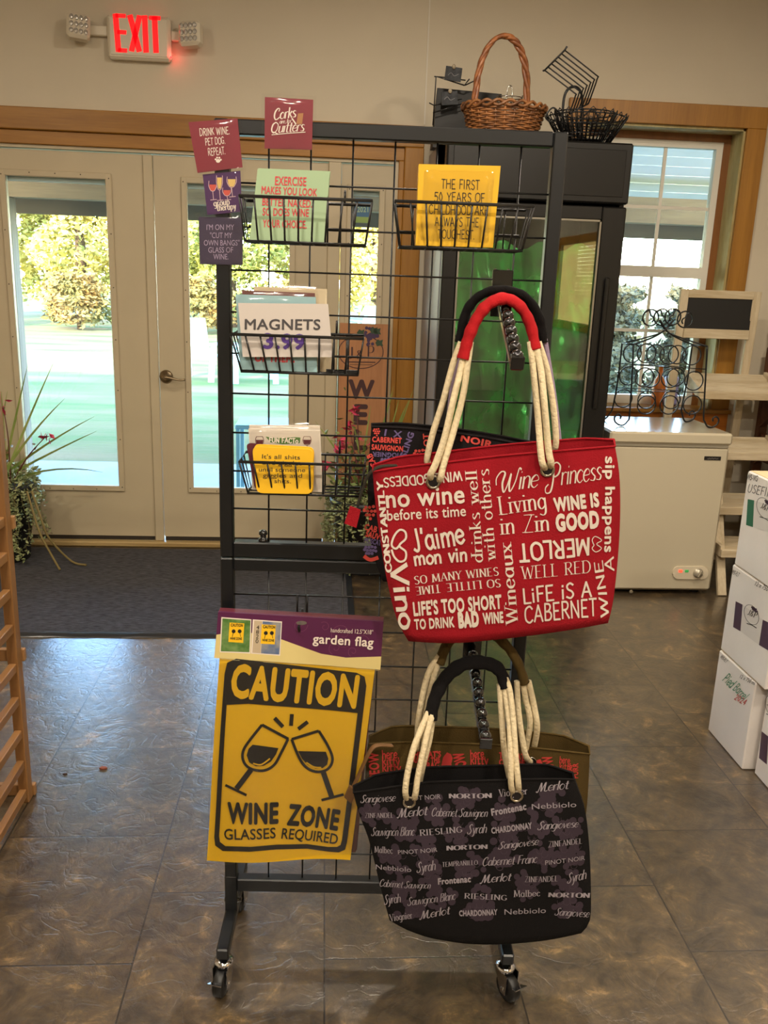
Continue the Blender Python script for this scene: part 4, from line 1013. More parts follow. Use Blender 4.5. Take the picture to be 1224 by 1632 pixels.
# ================================================================== WATERFALL HOOKS AND TOTE BAGS
def waterfall(px_b, px_e, nb, ne, label, balls):
    (u, z) = rpx(*px_b, 0.006); (ue, ze) = rpx(*px_e, ne)
    r = thing('waterfall_hook', rk(u, 0, z), label, 'hook', 'waterfall hooks on the grid')
    b = MB(); rbox(b, u - .019, u + .019, .003, .008, z - .040, z + .045, .001)
    for s in (-1, 1): b.tube([rk(u + .012 * s, .006, z + .042), rk(u + .012 * s, -.007, z + .046), rk(u + .012 * s, -.007, z + .03)], .003, 6)
    b.build('bracket', BLKG, r)
    a = rk(u, .006, z - .005); e = rk(ue, ne, ze); d = (e - a)
    b = MB(); up = RN.cross(RU); b.bar(a, e, .020, .014, up=(0, 0, 1), bev=.002); b.build('arm', BLKG, r)
    nrm = (RZ - d * (RZ.dot(d) / d.length_squared)).normalized()
    for i in range(balls):
        c = a + d * ((i + .6) / balls); m = MB(); m.ball(c + nrm * .013, .0105, 14, 9); m.build('ball', BLKG, r)
    b = MB(); b.bar(e - nrm * .004, e + nrm * .018, .022, .005, up=d.normalized(), bev=.001); b.build('end_stop', BLKG, r)
    return r
waterfall((799, 470), (824, 585), .006, .285, 'upper waterfall hook with shiny balls, carrying the red tote bag', 9)
waterfall((752, 1040), (774, 1190), .006, .300, 'lower waterfall hook with shiny balls, carrying the black tote with drink names', 9)

ROPE = mat('cotton_rope', (220, 204, 168), .9, bump=.5, bscale=160, var=.12, vscale=160)
def cloth(name, rgb, var=.12): return mat(name, rgb, .92, var=var, vscale=14, bump=.25, bscale=420, spec=.2)
STEEL = mat('nickel_ring', (168, 158, 142), .22, 1.0)
def coons(S, top, right, bottom, left, n, K):
    """top and bottom run left to right, left and right run downwards; pixel polylines"""
    def res(pl, n):
        P = crv([Vector((*K(*p), 0)) for p in pl], 6) if len(pl) > 2 else [Vector((*K(*p), 0)) for p in pl]
        Ls = [0]
        for a, b in zip(P, P[1:]): Ls.append(Ls[-1] + (b - a).length)
        out = []
        for i in range(n + 1):
            t = Ls[-1] * i / n; j = 0
            while j < len(P) - 2 and Ls[j + 1] < t: j += 1
            f = (t - Ls[j]) / max(1e-9, Ls[j + 1] - Ls[j]); q = P[j].lerp(P[j + 1], min(1, f)); out.append(S.px(q.x, q.y))
        return out
    T_, R_, B_, L_ = res(top, n), res(right, n), res(bottom, n), res(left, n)
    G = {}
    for i in range(n + 1):
        for j in range(n + 1):
            s, t = i / n, j / n
            G[i, j] = (T_[i] * (1 - t) + B_[i] * t) + (L_[j] * (1 - s) + R_[j] * s) - (T_[0] * (1 - s) * (1 - t) + T_[n] * s * (1 - t) + B_[0] * (1 - s) * t + B_[n] * s * t)
    return G
def tote(name, label, nf, d_top, d_bot, edges, K, m, bulge=.012, wob=.004, grp=None, seed=1, backlift=0.0):
    S0 = rsurf(nf); n = 20
    G = coons(S0, *edges, n, K)
    us = [p.x for p in G.values()]; vs = [p.y for p in G.values()]
    uc, hu = (min(us) + max(us)) / 2, (max(us) - min(us)) / 2; vc, hv = (min(vs) + max(vs)) / 2, (max(vs) - min(vs)) / 2
    def off(u, v):
        a = max(-1, min(1, (u - uc) / hu)); b = max(-1, min(1, (v - vc) / hv))
        return bulge * (1 - a * a) * (1 - .6 * b * b) - .010 * max(0, -b - .8) * 5 * .2 + wob * sin(u * 26 + seed) * sin(v * 19 + seed * 2) * (1 - .5 * abs(b))
    S = rsurf(nf, off)
    bot = [G[i, n] for i in range(n + 1)]
    r = thing(name, S.pt(sum(p.x for p in bot) / (n + 1), min(p.y for p in bot), -d_bot / 2), label, 'tote bag', grp)
    V0 = [[S.pt(G[i, j].x, G[i, j].y, 0) for j in range(n + 1)] for i in range(n + 1)]
    b = MB()
    def dep(i, j):
        t = j / n; s = i / n; pinch = min(1, min(s, 1 - s) * 7 + .25) if j < n * .6 else min(1, min(s, 1 - s) * 7 + .35)
        return (d_top * (1 - t) + d_bot * t) * pinch
    N = n + 1
    front = [V0[i][j] for i in range(N) for j in range(N)]
    back = [V0[i][j] - RN * dep(i, j) + RZ * (backlift * (1 - j / n)) for i in range(N) for j in range(N)]
    fs = []
    for i in range(n):
        for j in range(n):
            a = i * N + j; fs.append((a, a + 1, a + N + 1, a + N)); c = N * N + a; fs.append((c, c + N, c + N + 1, c + 1))
    for j in range(n):
        fs.append((j, N * N + j, N * N + j + 1, j + 1)); a = n * N + j; fs.append((a, a + 1, N * N + a + 1, N * N + a))
    for i in range(n):
        a = i * N + n; fs.append((a, N * N + a, N * N + a + N, a + N))
    b.add(front + back, fs, True)
    body = b.build('body', m, r, fix=False)
    hem = MB()
    hem.tube([V0[i][0] + RN * .0005 for i in range(N)] + [V0[n][0] - RN * dep(n, 0) + RZ * backlift] + [V0[i][0] - RN * dep(i, 0) + RZ * backlift for i in range(n, -1, -1)], .0022, 6, True)
    hem.build('hem', m, r)
    return r, S
def strand(mb, pts, r=.0062, n=8):
    """pts: (px, py, distance from grid)"""
    W = [rk(*(lambda q: (q[0], nn, q[1]))(rpx(x, y, nn))) for x, y, nn in pts]
    mb.tube(crv(W, 8), r, n)
def sleeve(name, pts, r, m, root, flat=.7):
    W = crv([rk(*(lambda q: (q[0], nn, q[1]))(rpx(x, y, nn))) for x, y, nn in pts], 8)
    b = MB(); rnd = random.Random(3); b.tube(W, [r * (1 + .05 * sin(i * 1.3) + .04 * sin(i * .7)) * (1.10 if i in (0, len(W) - 1) else 1) for i in range(len(W))], 14, flat=flat)
    b.tube([W[0] - (W[1] - W[0]) * .0, W[0] + (W[1] - W[0]) * .25], r * 1.12, 14, flat=flat); return b.build(name, m, root)
def ring(name, S, x, y, root, R=.0125, K=None, lift=.002):
    if K: x, y = K(x, y)
    c = S.pt(*S.px(x, y), lift); b = MB(); b.lathe([(R * .62, 0), (R * .66, .0025), (R * .85, .0034), (R, .002), (R * 1.02, 0)], c, 24, RN, cap=False)
    o = b.build(name, STEEL, root)
    d = MB(); d.lathe([(R * .63, .0006), (0.0004, .0006)], c, 20, RN, cap=False); d.build('eyelet_hole', mat('eyelet_dark', (20, 12, 12), .9), o)
    return o
def print_part(root, name, m, fn):
    t = MB(); fn(t); return t.build(name, m, root)
WHP = mat('print_white', (212, 200, 188), .6); REDC = cloth('red_canvas', (150, 20, 32)); BLKC = cloth('black_canvas', (17, 15, 16)); OLV = cloth('olive_canvas', (76, 60, 28))
BLK2 = cloth('charcoal_canvas', (26, 22, 24))
PR = mat('print_coral', (204, 70, 60), .6); PV = mat('print_violet', (98, 84, 130), .6); PG = mat('print_pale_grey', (150, 142, 150), .6); GRP = mat('print_grape', (48, 35, 48), .8); GRD = mat('print_grape_edge', (70, 56, 68), .8); OR = mat('print_rose', (186, 56, 52), .6)
k6 = crop(560, 680, 2.782); k7 = crop(540, 1020, 2.914); idk = lambda x, y: (x, y)

# ---- black tote with coral and violet print, hanging behind the red one
cab, SB = tote('tote_bag', 'black tote with coral and violet grape lettering, hanging behind the red tote', .066, .028, .045,
    ([(592, 680), (660, 683), (760, 695), (880, 716), (975, 728)], [(975, 728), (968, 860), (955, 945)], [(610, 926), (760, 948), (955, 945)], [(592, 680), (586, 780), (592, 870), (610, 926)]), idk, BLK2, .006, .003, 'tote bags on the rack', 3, .004)
def f(t):
    write(t, SB, 'CABERNET', (593, 704), (640, 706), 8, 'sans:.04'); write(t, SB, 'SAUVIGNON', (592, 716), (642, 719), 8, 'sans:.04'); write(t, SB, 'NOIR', (733, 702), (783, 713), 10, 'sans:.04')
    write(t, SB, 'ROSE', (752, 728), (800, 735), 14, 'sans:.03'); write(t, SB, 'CAB', (601, 742), (592, 722), 9, 'sans:.03')
    for gx, gy, s in ((668, 722, 1.0), (589, 812, 1.1), (600, 688, .6)):
        for i, (a, b) in enumerate(((0, 0), (5, -1), (-5, 0), (2.5, 5), (-2.5, 5), (7, 5), (-7, 4), (0, 10), (5, 10), (-4, 10), (1, 15))): disc_px(t, SB, (gx + a * s * 1.1, gy + b * s * 1.1 - 4), 2.4 * s, n=10)
    write(t, SB, 'CAB', (580, 843), (600, 848), 9, 'sans:.04'); write(t, SB, 'SAUV', (582, 854), (604, 860), 9, 'sans:.04')
    pen(t, SB, [(580, 886), (590, 892), (603, 888)], 6); write(t, SB, 'MERLOT', (686, 745), (682, 690), 8, 'sans:.03')
print_part(cab, 'coral_print', PR, f)
def f(t):
    write(t, SB, 'VIOGNIER', (642, 722), (594, 720), 7, 'sans:.03'); write(t, SB, 'RIESLING', (640, 748), (660, 690), 9, 'sans:.04'); write(t, SB, 'I X', (612, 694), (640, 697), 10, 'hand:.14')
    for gx, gy in ((614, 732), (588, 872)):
        for a, b in ((0, 0), (5, -1), (-5, 0), (2.5, 5), (-2.5, 5), (7, 5), (-7, 4), (0, 10), (5, 10), (-4, 10), (10, 0), (11, 6)): disc_px(t, SB, (gx + a, gy + b), 2.5, n=10)
    write(t, SB, 'MOSCATO', (580, 864), (612, 870), 8, 'sans:.03'); write(t, SB, 'SHIRAZ', (800, 722), (850, 733), 9, 'sans:.03')
print_part(cab, 'violet_print', PV, f)
rp = MB(); strand(rp, [(712, 700, .05), (722, 612, .06), (742, 540, .065)], .005); rp.build('lilac_rope', mat('lilac_rope', (150, 132, 158), .9, bump=.5, bscale=90), cab); rp = MB(); strand(rp, [(892, 712, .05), (884, 640, .06), (868, 540, .065)], .005); rp.build('lilac_rope', mat('lilac_rope', (150, 132, 158), .9, bump=.5, bscale=90), cab)
sleeve('black_handle_wrap', [(733, 545, .066), (742, 500, .07), (764, 472, .078), (800, 462, .082), (838, 475, .078), (860, 510, .07), (864, 545, .066)], .0115, BLKC, cab)

# ---- red tote
red, SR = tote('tote_bag', 'red canvas tote covered in white wine sayings, hung highest and frontmost', .165, .045, .085,
    ([(594, 752), (640, 744), (690, 738), (800, 725), (900, 717), (980, 711)], [(980, 711), (987, 760), (988, 830), (984, 900), (977, 960), (969, 993)], [(651, 1022), (720, 1024), (811, 1016), (900, 1004), (969, 993)], [(594, 752), (598, 800), (606, 860), (616, 920), (632, 985), (651, 1022)]), idk, REDC, .012, .003, 'tote bags on the rack', 1, .010)
def f(t):
    W = lambda s, a, b, h, st: write(t, SR, s, a, b, h, st, k6, .0016)
    W('CONSTANTLY', (178, 640), (138, 238), 25, 'hand:.22'); W('WINE GODDESS', (487, 192), (140, 228), 40, 'hand:.15')
    W('no wine', (155, 358), (500, 328), 78, 'sans:.02'); W('before its time', (160, 415), (505, 386), 46, 'sans:.012')
    W("J'aime", (276, 550), (505, 506), 95, 'hand:.14'); W('mon vin', (278, 610), (512, 584), 62, 'hand:.16')
    W('Vino', (172, 604), (215, 900), 72, 'hand:.15'); W('drinks well', (580, 592), (552, 186), 50, 'serif'); W('with others', (636, 585), (606, 181), 50, 'serif')
    W('Wine', (640, 284), (832, 262), 86, 'script:.075'); W('Princess', (852, 264), (1112, 230), 88, 'script:.075'); W('Living', (650, 384), (862, 358), 80, 'serif'); W('in Zin', (655, 470), (872, 454), 76, 'serif')
    W('WINE IS', (896, 370), (1096, 346), 56, 'sans:.055'); W('GOOD', (903, 455), (1096, 439), 68, 'sans:.06')
    W('sip happens', (1124, 130), (1120, 555), 42, 'sans:.025'); W('MERLOT', (1052, 487), (732, 512), 74, 'hand:.16')
    W('WELL RED', (745, 665), (1060, 644), 56, 'serif:.11'); W('WINE', (1142, 842), (1112, 590), 36, 'hand:.12'); W('A', (1163, 640), (1160, 572), 40, 'hand:.11')
    W('LiFE iS A', (758, 772), (1066, 748), 66, 'hand:.13'); W('CABERNET', (766, 860), (1090, 832), 74, 'hand:.12')
    W('SO MANY WINES', (280, 692), (650, 648), 36, 'serif:.15'); W('SO LITTLE TIME', (655, 664), (282, 704), 36, 'serif:.15')
    W("LIFE'S TOO SHORT", (276, 832), (664, 794), 58, 'sans:.04'); W('TO DRINK', (280, 894), (456, 880), 44, 'sans:.035'); W('BAD', (474, 882), (565, 874), 62, 'sans:.07'); W('WINE', (582, 866), (672, 858), 46, 'sans:.05')
    W('Wineaux', (736, 870), (702, 500), 54, 'serif:.15')
    pen(t, SR, [(212, 522), (196, 536), (178, 520), (190, 480), (214, 454), (238, 462), (240, 492), (212, 522), (240, 548), (238, 582), (214, 592), (190, 572), (178, 540)], 3.2, k6, .0016)
    pen(t, SR, [(1068, 512), (1064, 496), (1078, 482), (1106, 500), (1084, 516), (1106, 536), (1082, 552), (1064, 536), (1072, 522)], 1.4, k6, .0016, closed=True)
print_part(red, 'white_print', WHP, f)
for (x, y) in ((690, 766), (871, 747)): ring('grommet', SR, x, y, red, .0135)
SRb = rsurf(.115)
for (x, y) in ((684, 742), (868, 719)): ring('grommet', SRb, x, y, red, .0120, lift=.004)
rp = MB(); strand(rp, [(690, 767, .150), (686, 757, .180), (694, 740, .180), (708, 700, .165), (722, 640, .140), (734, 590, .110), (742, 552, .095)]); rp.build('rope', ROPE, red)
rp = MB(); strand(rp, [(696, 768, .150), (702, 762, .178), (707, 740, .176), (722, 690, .160), (738, 630, .130), (746, 575, .105), (750, 545, .098)]); rp.build('rope', ROPE, red)
rp = MB(); strand(rp, [(684, 742, .120), (681, 730, .128), (690, 690, .120), (706, 640, .105), (722, 580, .090), (735, 545, .088)]); rp.build('rope', ROPE, red)
rp = MB(); strand(rp, [(872, 748, .150), (866, 742, .182), (862, 722, .180), (857, 660, .150), (851, 600, .120), (845, 545, .100)]); rp.build('rope', ROPE, red)
rp = MB(); strand(rp, [(876, 747, .150), (878, 738, .182), (874, 716, .178), (868, 650, .150), (862, 590, .120), (852, 545, .100)]); rp.build('rope', ROPE, red)
rp = MB(); strand(rp, [(880, 722, .110), (886, 705, .125), (882, 650, .110), (872, 590, .095), (858, 545, .090)]); rp.build('rope', ROPE, red)
sleeve('red_handle_wrap', [(738, 572, .100), (746, 540, .098), (760, 508, .098), (780, 484, .102), (806, 476, .104), (830, 490, .102), (846, 520, .098), (853, 556, .098)], .0140, cloth('red_wrap', (176, 28, 34)), red)
S_ = rsurf(.150)
b = MB(); W_ = [rk(*(lambda q: (q[0], nn, q[1]))(rpx(x, y, nn))) for x, y, nn in ((632, 742, .150), (605, 744, .158), (588, 756, .160), (578, 780, .158), (570, 806, .155))]
b.tube(crv(W_, 6), .0075, 8, flat=.3); zt_ = b.build('zipper_strap', cloth('dark_strap', (46, 42, 34)), red)
b = MB(); q = [S_.px(x, y) for x, y in ((558, 806), (575, 812), (568, 840), (549, 833))]; b.prism([S_.pt(p.x, p.y, .0) for p in q], RN * .006); b.build('strap_end', REDC, zt_)
b = MB(); q = [S_.px(x, y) for x, y in ((980, 738), (988, 742), (988, 756), (981, 762))]; b.prism([S_.pt(p.x, p.y, -.02) for p in q], RN * .006); b.build('side_tab', BLKC, red)

# ---- olive tote with rose print behind, black tote with drink names in front
olv, SO = tote('tote_bag', 'olive tote with rose red cat print, hanging behind the lower black tote', .070, .045, .055,
    ([(588, 1186), (650, 1182), (730, 1184), (840, 1190), (940, 1202)], [(940, 1202), (938, 1250), (934, 1295), (920, 1400)], [(615, 1440), (760, 1450), (920, 1400)], [(588, 1186), (582, 1240), (588, 1320), (615, 1440)]), idk, OLV, .004, .002, 'tote bags on the rack', 5, .012)
def f(t):
    W = lambda s, a, b, h, st: write(t, SO, s, a, b, h, st, k7, .0016)
    W('MEOW', (190, 655), (182, 520), 44, 'sans:.035'); W('here,', (202, 550), (280, 545), 40, 'hand:.14'); W('kitty', (202, 580), (284, 576), 38, 'hand:.15'); W('kitty', (202, 608), (290, 606), 38, 'hand:.15')
    W("THE CAT'S", (330, 540), (474, 536), 24, 'sans:.05'); W('OUT OF THE', (330, 565), (470, 562), 22, 'sans:.05'); W('BAG', (408, 592), (466, 590), 28, 'sans:.05'); W('MEOW', (560, 620), (596, 620), 18, 'sans:.05')
    W('MEOW', (600, 625), (576, 515), 46, 'sans:.06'); W('here,', (610, 545), (680, 543), 38, 'hand:.14'); W('kitty', (610, 572), (694, 572), 38, 'hand:.15'); W('kitty', (610, 602), (694, 602), 38, 'hand:.15')
    W("THE CAT'S", (742, 545), (880, 552), 26, 'sans:.05'); W('OUT OF', (742, 576), (860, 580), 26, 'sans:.05'); W('THE BAG', (742, 605), (930, 610), 26, 'sans:.05'); W('MEOW', (1010, 640), (985, 530), 44, 'sans:.035'); W('here,', (1022, 566), (1076, 572), 30, 'hand:.14'); W('kitty', (1022, 596), (1080, 602), 30, 'hand:.14'); W('PURR', (1110, 640), (1110, 570), 24, 'sans:.03'); W('MEOW', (1080, 640), (1084, 575), 20, 'sans:.03')
    poly_px(t, SO, [(476, 575), (484, 540), (502, 518), (520, 526), (528, 545), (522, 570), (526, 592), (508, 606), (500, 630), (506, 640), (496, 642), (490, 618), (474, 598)], k7)
    pen(t, SO, [(232, 640), (255, 632), (285, 650)], 4, k7); pen(t, SO, [(225, 612), (285, 606)], 1.6, k7, smooth=False)
    poly_px(t, SO, [(905, 560), (935, 548), (945, 570), (932, 604), (908, 604)], k7)
print_part(olv, 'rose_print', OR, f)
ring('grommet', SO, 845, 1212, olv, .0125)
rp = MB(); strand(rp, [(845, 1214, .08), (838, 1205, .11), (832, 1175, .11), (826, 1130, .10), (824, 1085, .09)]); rp.build('rope', ROPE, olv)
rp = MB(); strand(rp, [(851, 1192, .06), (856, 1160, .09), (851, 1125, .09), (842, 1085, .085)]); rp.build('rope', ROPE, olv)
rp = MB(); strand(rp, [(838, 1195, .07), (845, 1150, .09), (838, 1115, .09), (832, 1080, .085)]); rp.build('rope', ROPE, olv)
rp = MB(); strand(rp, [(664, 1195, .07), (668, 1140, .09), (682, 1075, .09), (700, 1045, .085)]); rp.build('rope', ROPE, olv)
rp = MB(); strand(rp, [(674, 1195, .07), (680, 1130, .085), (694, 1070, .088), (708, 1040, .085)]); rp.build('rope', ROPE, olv)
sleeve('olive_handle_wrap', [(700, 1056, .084), (716, 1022, .080), (745, 1006, .078), (780, 1008, .078), (808, 1030, .080), (826, 1058, .084), (836, 1088, .088)], .0135, OLV, olv)
b = MB(); W_ = [rk(*(lambda q: (q[0], nn, q[1]))(rpx(x, y, nn))) for x, y, nn in ((625, 1188, .10), (600, 1188, .115), (588, 1200, .12), (575, 1228, .12), (562, 1256, .118))]
b.tube(crv(W_, 6), .0070, 8, flat=.3); zt_ = b.build('zipper_strap', mat('brown_strap', (104, 72, 38), .7), olv)
S_ = rsurf(.118)
b = MB(); q = [S_.px(x, y) for x, y in ((557, 1250), (568, 1258), (560, 1278), (549, 1268))]; b.prism([S_.pt(p.x, p.y, .0) for p in q], RN * .007); b.build('strap_end', mat('brown_strap', (104, 72, 38), .7), zt_)

wine, SW = tote('tote_bag', 'black tote printed with grey drink names over dark grapes, lowest on the rack', .170, .040, .078,
    ([(563, 1262), (620, 1253), (694, 1244), (800, 1240), (914, 1241)], [(914, 1241), (924, 1268), (933, 1296), (940, 1360), (942, 1415), (940, 1465), (926, 1486)], [(621, 1464), (655, 1483), (700, 1496), (780, 1503), (860, 1500), (926, 1486)], [(563, 1262), (573, 1298), (586, 1332), (596, 1370), (606, 1410), (621, 1464)]), idk, BLKC, .014, .004, 'tote bags on the rack', 2, .008)
rnd = random.Random(12)
clus = [(165, 790), (300, 850), (460, 770), (600, 730), (760, 780), (980, 740), (400, 960), (560, 880), (760, 900), (900, 850), (1060, 860), (250, 1010), (420, 1060), (600, 1040), (760, 1000), (940, 980), (1080, 990), (290, 1150), (470, 1170), (650, 1190), (860, 1120), (1060, 1130), (330, 1250), (640, 1240), (1060, 1230)]
def f(t):
    for gx, gy in clus:
        for j in range(26):
            a = rnd.uniform(0, 2 * pi); rr = rnd.uniform(0, 70); disc_px(t, SW, (gx + rr * cos(a), min(1268, gy + rr * sin(a) * 1.0)), rnd.uniform(14, 20), k7, .0006 + .00001 * j, 10)
print_part(wine, 'grape_print', GRP, f)
rnd = random.Random(12)
def f(t):
    for gx, gy in clus:
        for j in range(6):
            a = rnd.uniform(0, 2 * pi); rr = rnd.uniform(10, 55); c = (gx + rr * cos(a), min(1262, gy + rr * sin(a)))
            pen(t, SW, [(c[0] + 15 * cos(k2 * .7), c[1] + 15 * sin(k2 * .7)) for k2 in range(6)], .5, k7, .0009)
print_part(wine, 'grape_outline', GRD, f)
ROWS = [
 [('Sangiovese', 100, 748, 265, 738, 34, 'c'), ('PINOT NOIR', 300, 740, 472, 726, 20, 'p'), ('NORTON', 508, 722, 708, 715, 20, 'N'), ('Viognier', 738, 712, 873, 705, 32, 's'), ('Merlot', 912, 700, 1070, 684, 40, 'm')],
 [('ZINFANDEL', 120, 818, 252, 813, 22, 's'), ('Merlot', 268, 815, 415, 798, 40, 'm'), ('Cabernet Sauvignon', 430, 804, 688, 800, 36, 'c'), ('Frontenac', 705, 795, 868, 773, 30, 'b'), ('Nebbiolo', 893, 775, 1100, 768, 24, 'w')],
 [('Sauvignon Blanc', 150, 902, 352, 890, 38, 'c'), ('RIESLING', 374, 891, 570, 872, 26, 's'), ('Syrah', 592, 880, 685, 874, 42, 'c'), ('CHARDONNAY', 705, 878, 893, 858, 26, 'b'), ('Sangiovese', 917, 866, 1112, 860, 34, 'c')],
 [('Malbec', 165, 981, 250, 978, 30, 's'), ('PINOT NOIR', 275, 978, 455, 958, 18, 'p'), ('NORTON', 496, 954, 688, 950, 20, 'N'), ('Sangiovese', 735, 952, 925, 930, 32, 'c'), ('ZINFANDEL', 966, 944, 1127, 938, 25, 's')],
 [('Nebbiolo', 172, 1058, 335, 1054, 22, 'w'), ('Syrah', 360, 1055, 450, 1040, 44, 'c'), ('TEMPRANILLO', 478, 1028, 642, 1025, 21, 's'), ('Cabernet Franc', 665, 1032, 918, 1010, 38, 'c'), ('PINOT NOIR', 952, 1022, 1142, 1018, 20, 'p')],
 [('Cabernet Sauvignon', 190, 1134, 425, 1130, 32, 'c'), ('Frontenac', 458, 1110, 610, 1103, 28, 'b'), ('Merlot', 650, 1112, 800, 1095, 36, 'm'), ('ZINFANDEL', 856, 1100, 1010, 1102, 26, 's'), ('Syrah', 1056, 1118, 1152, 1106, 44, 'c')],
 [('Syrah', 210, 1216, 290, 1202, 42, 'c'), ('Sauvignon Blanc', 318, 1218, 543, 1182, 38, 'c'), ('RIESLING', 578, 1178, 775, 1188, 24, 's'), ('Malbec', 806, 1173, 930, 1170, 32, 's'), ('NORTON', 966, 1176, 1165, 1194, 21, 'N')],
 [('Viognier', 237, 1296, 342, 1280, 34, 's'), ('Merlot', 372, 1286, 520, 1250, 38, 'm'), ('CHARDONNAY', 556, 1260, 732, 1254, 25, 'b'), ('Nebbiolo', 765, 1256, 958, 1255, 26, 'w'), ('Sangiovese', 998, 1266, 1162, 1282, 34, 'c')]]
STY = {'c': 'script:.09', 'm': 'script:.10', 'p': 'sans', 'N': 'serif:.24', 's': 'serif:.15', 'b': 'sans:.04', 'w': 'sans'}
def f(t):
    for row in ROWS:
        for (s, x0, y0, x1, y1, h, st) in row: write(t, SW, s, (x0, y0), (x1, y1), h, STY[st], k7, .0020)
print_part(wine, 'name_print', PG, f)
for (x, y) in ((652, 1275), (822, 1264)): ring('grommet', SW, x, y, wine, .0135)
for pts in ([(652, 1277, .155), (646, 1264, .185), (650, 1230, .180), (660, 1190, .165), (672, 1160, .140), (683, 1135, .120)],
            [(657, 1278, .155), (662, 1266, .182), (666, 1238, .178), (676, 1190, .160), (686, 1150, .135), (692, 1130, .118)],
            [(668, 1250, .135), (674, 1220, .140), (684, 1180, .130), (690, 1140, .115)],
            [(821, 1265, .155), (815, 1254, .186), (814, 1215, .178), (812, 1160, .150), (806, 1110, .125), (800, 1085, .115)],
            [(826, 1264, .155), (826, 1250, .184), (822, 1210, .176), (818, 1150, .150), (812, 1100, .125), (804, 1078, .115)],
            [(812, 1240, .135), (804, 1200, .140), (800, 1150, .130), (796, 1090, .115)]):
    rp = MB(); strand(rp, pts); rp.build('rope', ROPE, wine)
sleeve('black_handle_wrap', [(686, 1144, .120), (694, 1110, .115), (712, 1078, .110), (740, 1058, .108), (770, 1056, .108), (794, 1066, .112), (806, 1092, .114)], .0150, BLKC, wine)

# ================================================================== REST OF THE SHOP
# ------------------------------------------------------------------ exit sign on the door wall
PLAST = mat('sign_plastic', (214, 204, 184), .45)
e0 = at_y(168, 22, WY - .04); e1 = at_y(272, 98, WY - .04)
ex = thing('exit_sign', (((e0.x + e1.x) / 2), WY, e1.z), 'white emergency sign with glowing red letters and two swivel lamp heads above the doors', 'exit sign')
cx, cz = (e0.x + e1.x) / 2 + .003, (e0.z + e1.z) / 2; hw, hh = .152, .098
MB().box((cx - hw, WY - .045, cz - hh), (cx + hw, WY, cz + hh), .012).build('housing', PLAST, ex)
MB().box((cx - hw + .014, WY - .048, cz - hh + .016), (cx + hw - .014, WY - .04, cz + hh - .012), .003).build('face_plate', PLAST, ex)
ke = crop(90, 10, 4.896); SE = Surf((cx, WY - .048, cz), (1, 0, 0), (0, 0, 1))
t = MB()
def thick(p, q, w_): pen(t, SE, [p, q], w_ / 4.896, ke, .001, smooth=False)
for p, q, w_ in (((460, 58), (485, 355), 42), ((460, 72), (540, 76), 32), ((475, 200), (545, 205), 32), ((480, 342), (552, 346), 32), ((572, 68), (648, 355), 42), ((650, 72), (585, 352), 42), ((688, 72), (700, 362), 42), ((765, 78), (778, 364), 42), ((722, 90), (812, 94), 32)): thick(p, q, w_)
t.build('lettering', mat('exit_red', (255, 20, 24), .5, emit=(255, 8, 16), estr=1.25), ex)
for s, (px_, py_) in ((-1, (125, 44)), (1, (304, 56))):
    c = at_y(px_, py_, WY - .06); m = MB()
    m.box((min(c.x, cx + s * hw), WY - .03, c.z - .022), (max(c.x, cx + s * hw), WY - .004, c.z + .022), .004); m.build('arm', PLAST, ex)
    R = Matrix.Rotation(radians(-14 * s + 2), 3, 'Z') @ Matrix.Rotation(radians(-9), 3, 'X') @ Matrix.Rotation(radians(4 if s < 0 else -4), 3, 'Y')
    m = MB(); m.box(c - Vector((.054, .035, .057)), c + Vector((.054, .03, .057)), .014, R); hd = m.build('lamp_head', PLAST, ex)
    m = MB()
    for i in range(4):
        for j in range(3):
            q = c + R @ Vector((-.033 + i * .022, -.037, -.030 + j * .030)); m.add(*(lambda k2: (k2.v, k2.f))(MB().ball(q, .0105, 8, 6, (1, .45, 1.2))), False)
    m.build('lens', mat('led_lens', (196, 192, 186), .12, .55), hd)
q = at_y(272, 91, WY - .046); m = MB(); m.ball(q + Vector((.002, 0, 0)), .0042, 10, 8); m.build('indicator', mat('led_red', (255, 60, 60), .4, emit=(255, 30, 30), estr=8), ex)
lamp('indicator_glow', 'POINT', (cx + hw + .012, WY - .05, q.z + .006), .10, (1, .05, .05), .006)

# ------------------------------------------------------------------ door mat
MATM = mat('ribbed_mat', (74, 72, 76), .95, var=.35, vscale=75, rgb2=(30, 28, 30), bump=.5, bscale=200, stretch=(.4, 3, 1))
mm = MB(); mx0, mx1, my0, my1 = -2.5, .165, 3.475, 4.70
mm.box((mx0, my0 + .03, 0), (mx1 - .03, my1, .010), .003); o = mm.build('door_mat', MATM); tag(o, 'dark ribbed floor mat lying in front of the glass doors', 'mat')
m = MB(); N_ = 46
pts = [(mx0 + (mx1 - mx0) * i / N_, my0 + .004 * sin(i * 1.9) * sin(i * .31), .004 + .004 * max(0, sin(i * 1.3) * sin(i * .47))) for i in range(N_ + 1)]
vs = []
for (x, y, z) in pts: vs += [Vector((x, y, .0005)), Vector((x, y + .008, z + .003)), Vector((x, y + .034, .0105))]
m.add(vs, [f_ for i in range(N_) for f_ in ((3 * i, 3 * i + 3, 3 * i + 4, 3 * i + 1), (3 * i + 1, 3 * i + 4, 3 * i + 5, 3 * i + 2))], True)
m.box((mx1 - .032, my0 + .01, 0), (mx1, my1, .008), .003)
m.build('rubber_edge', mat('mat_rubber', (34, 36, 40), .3, spec=.7), o)

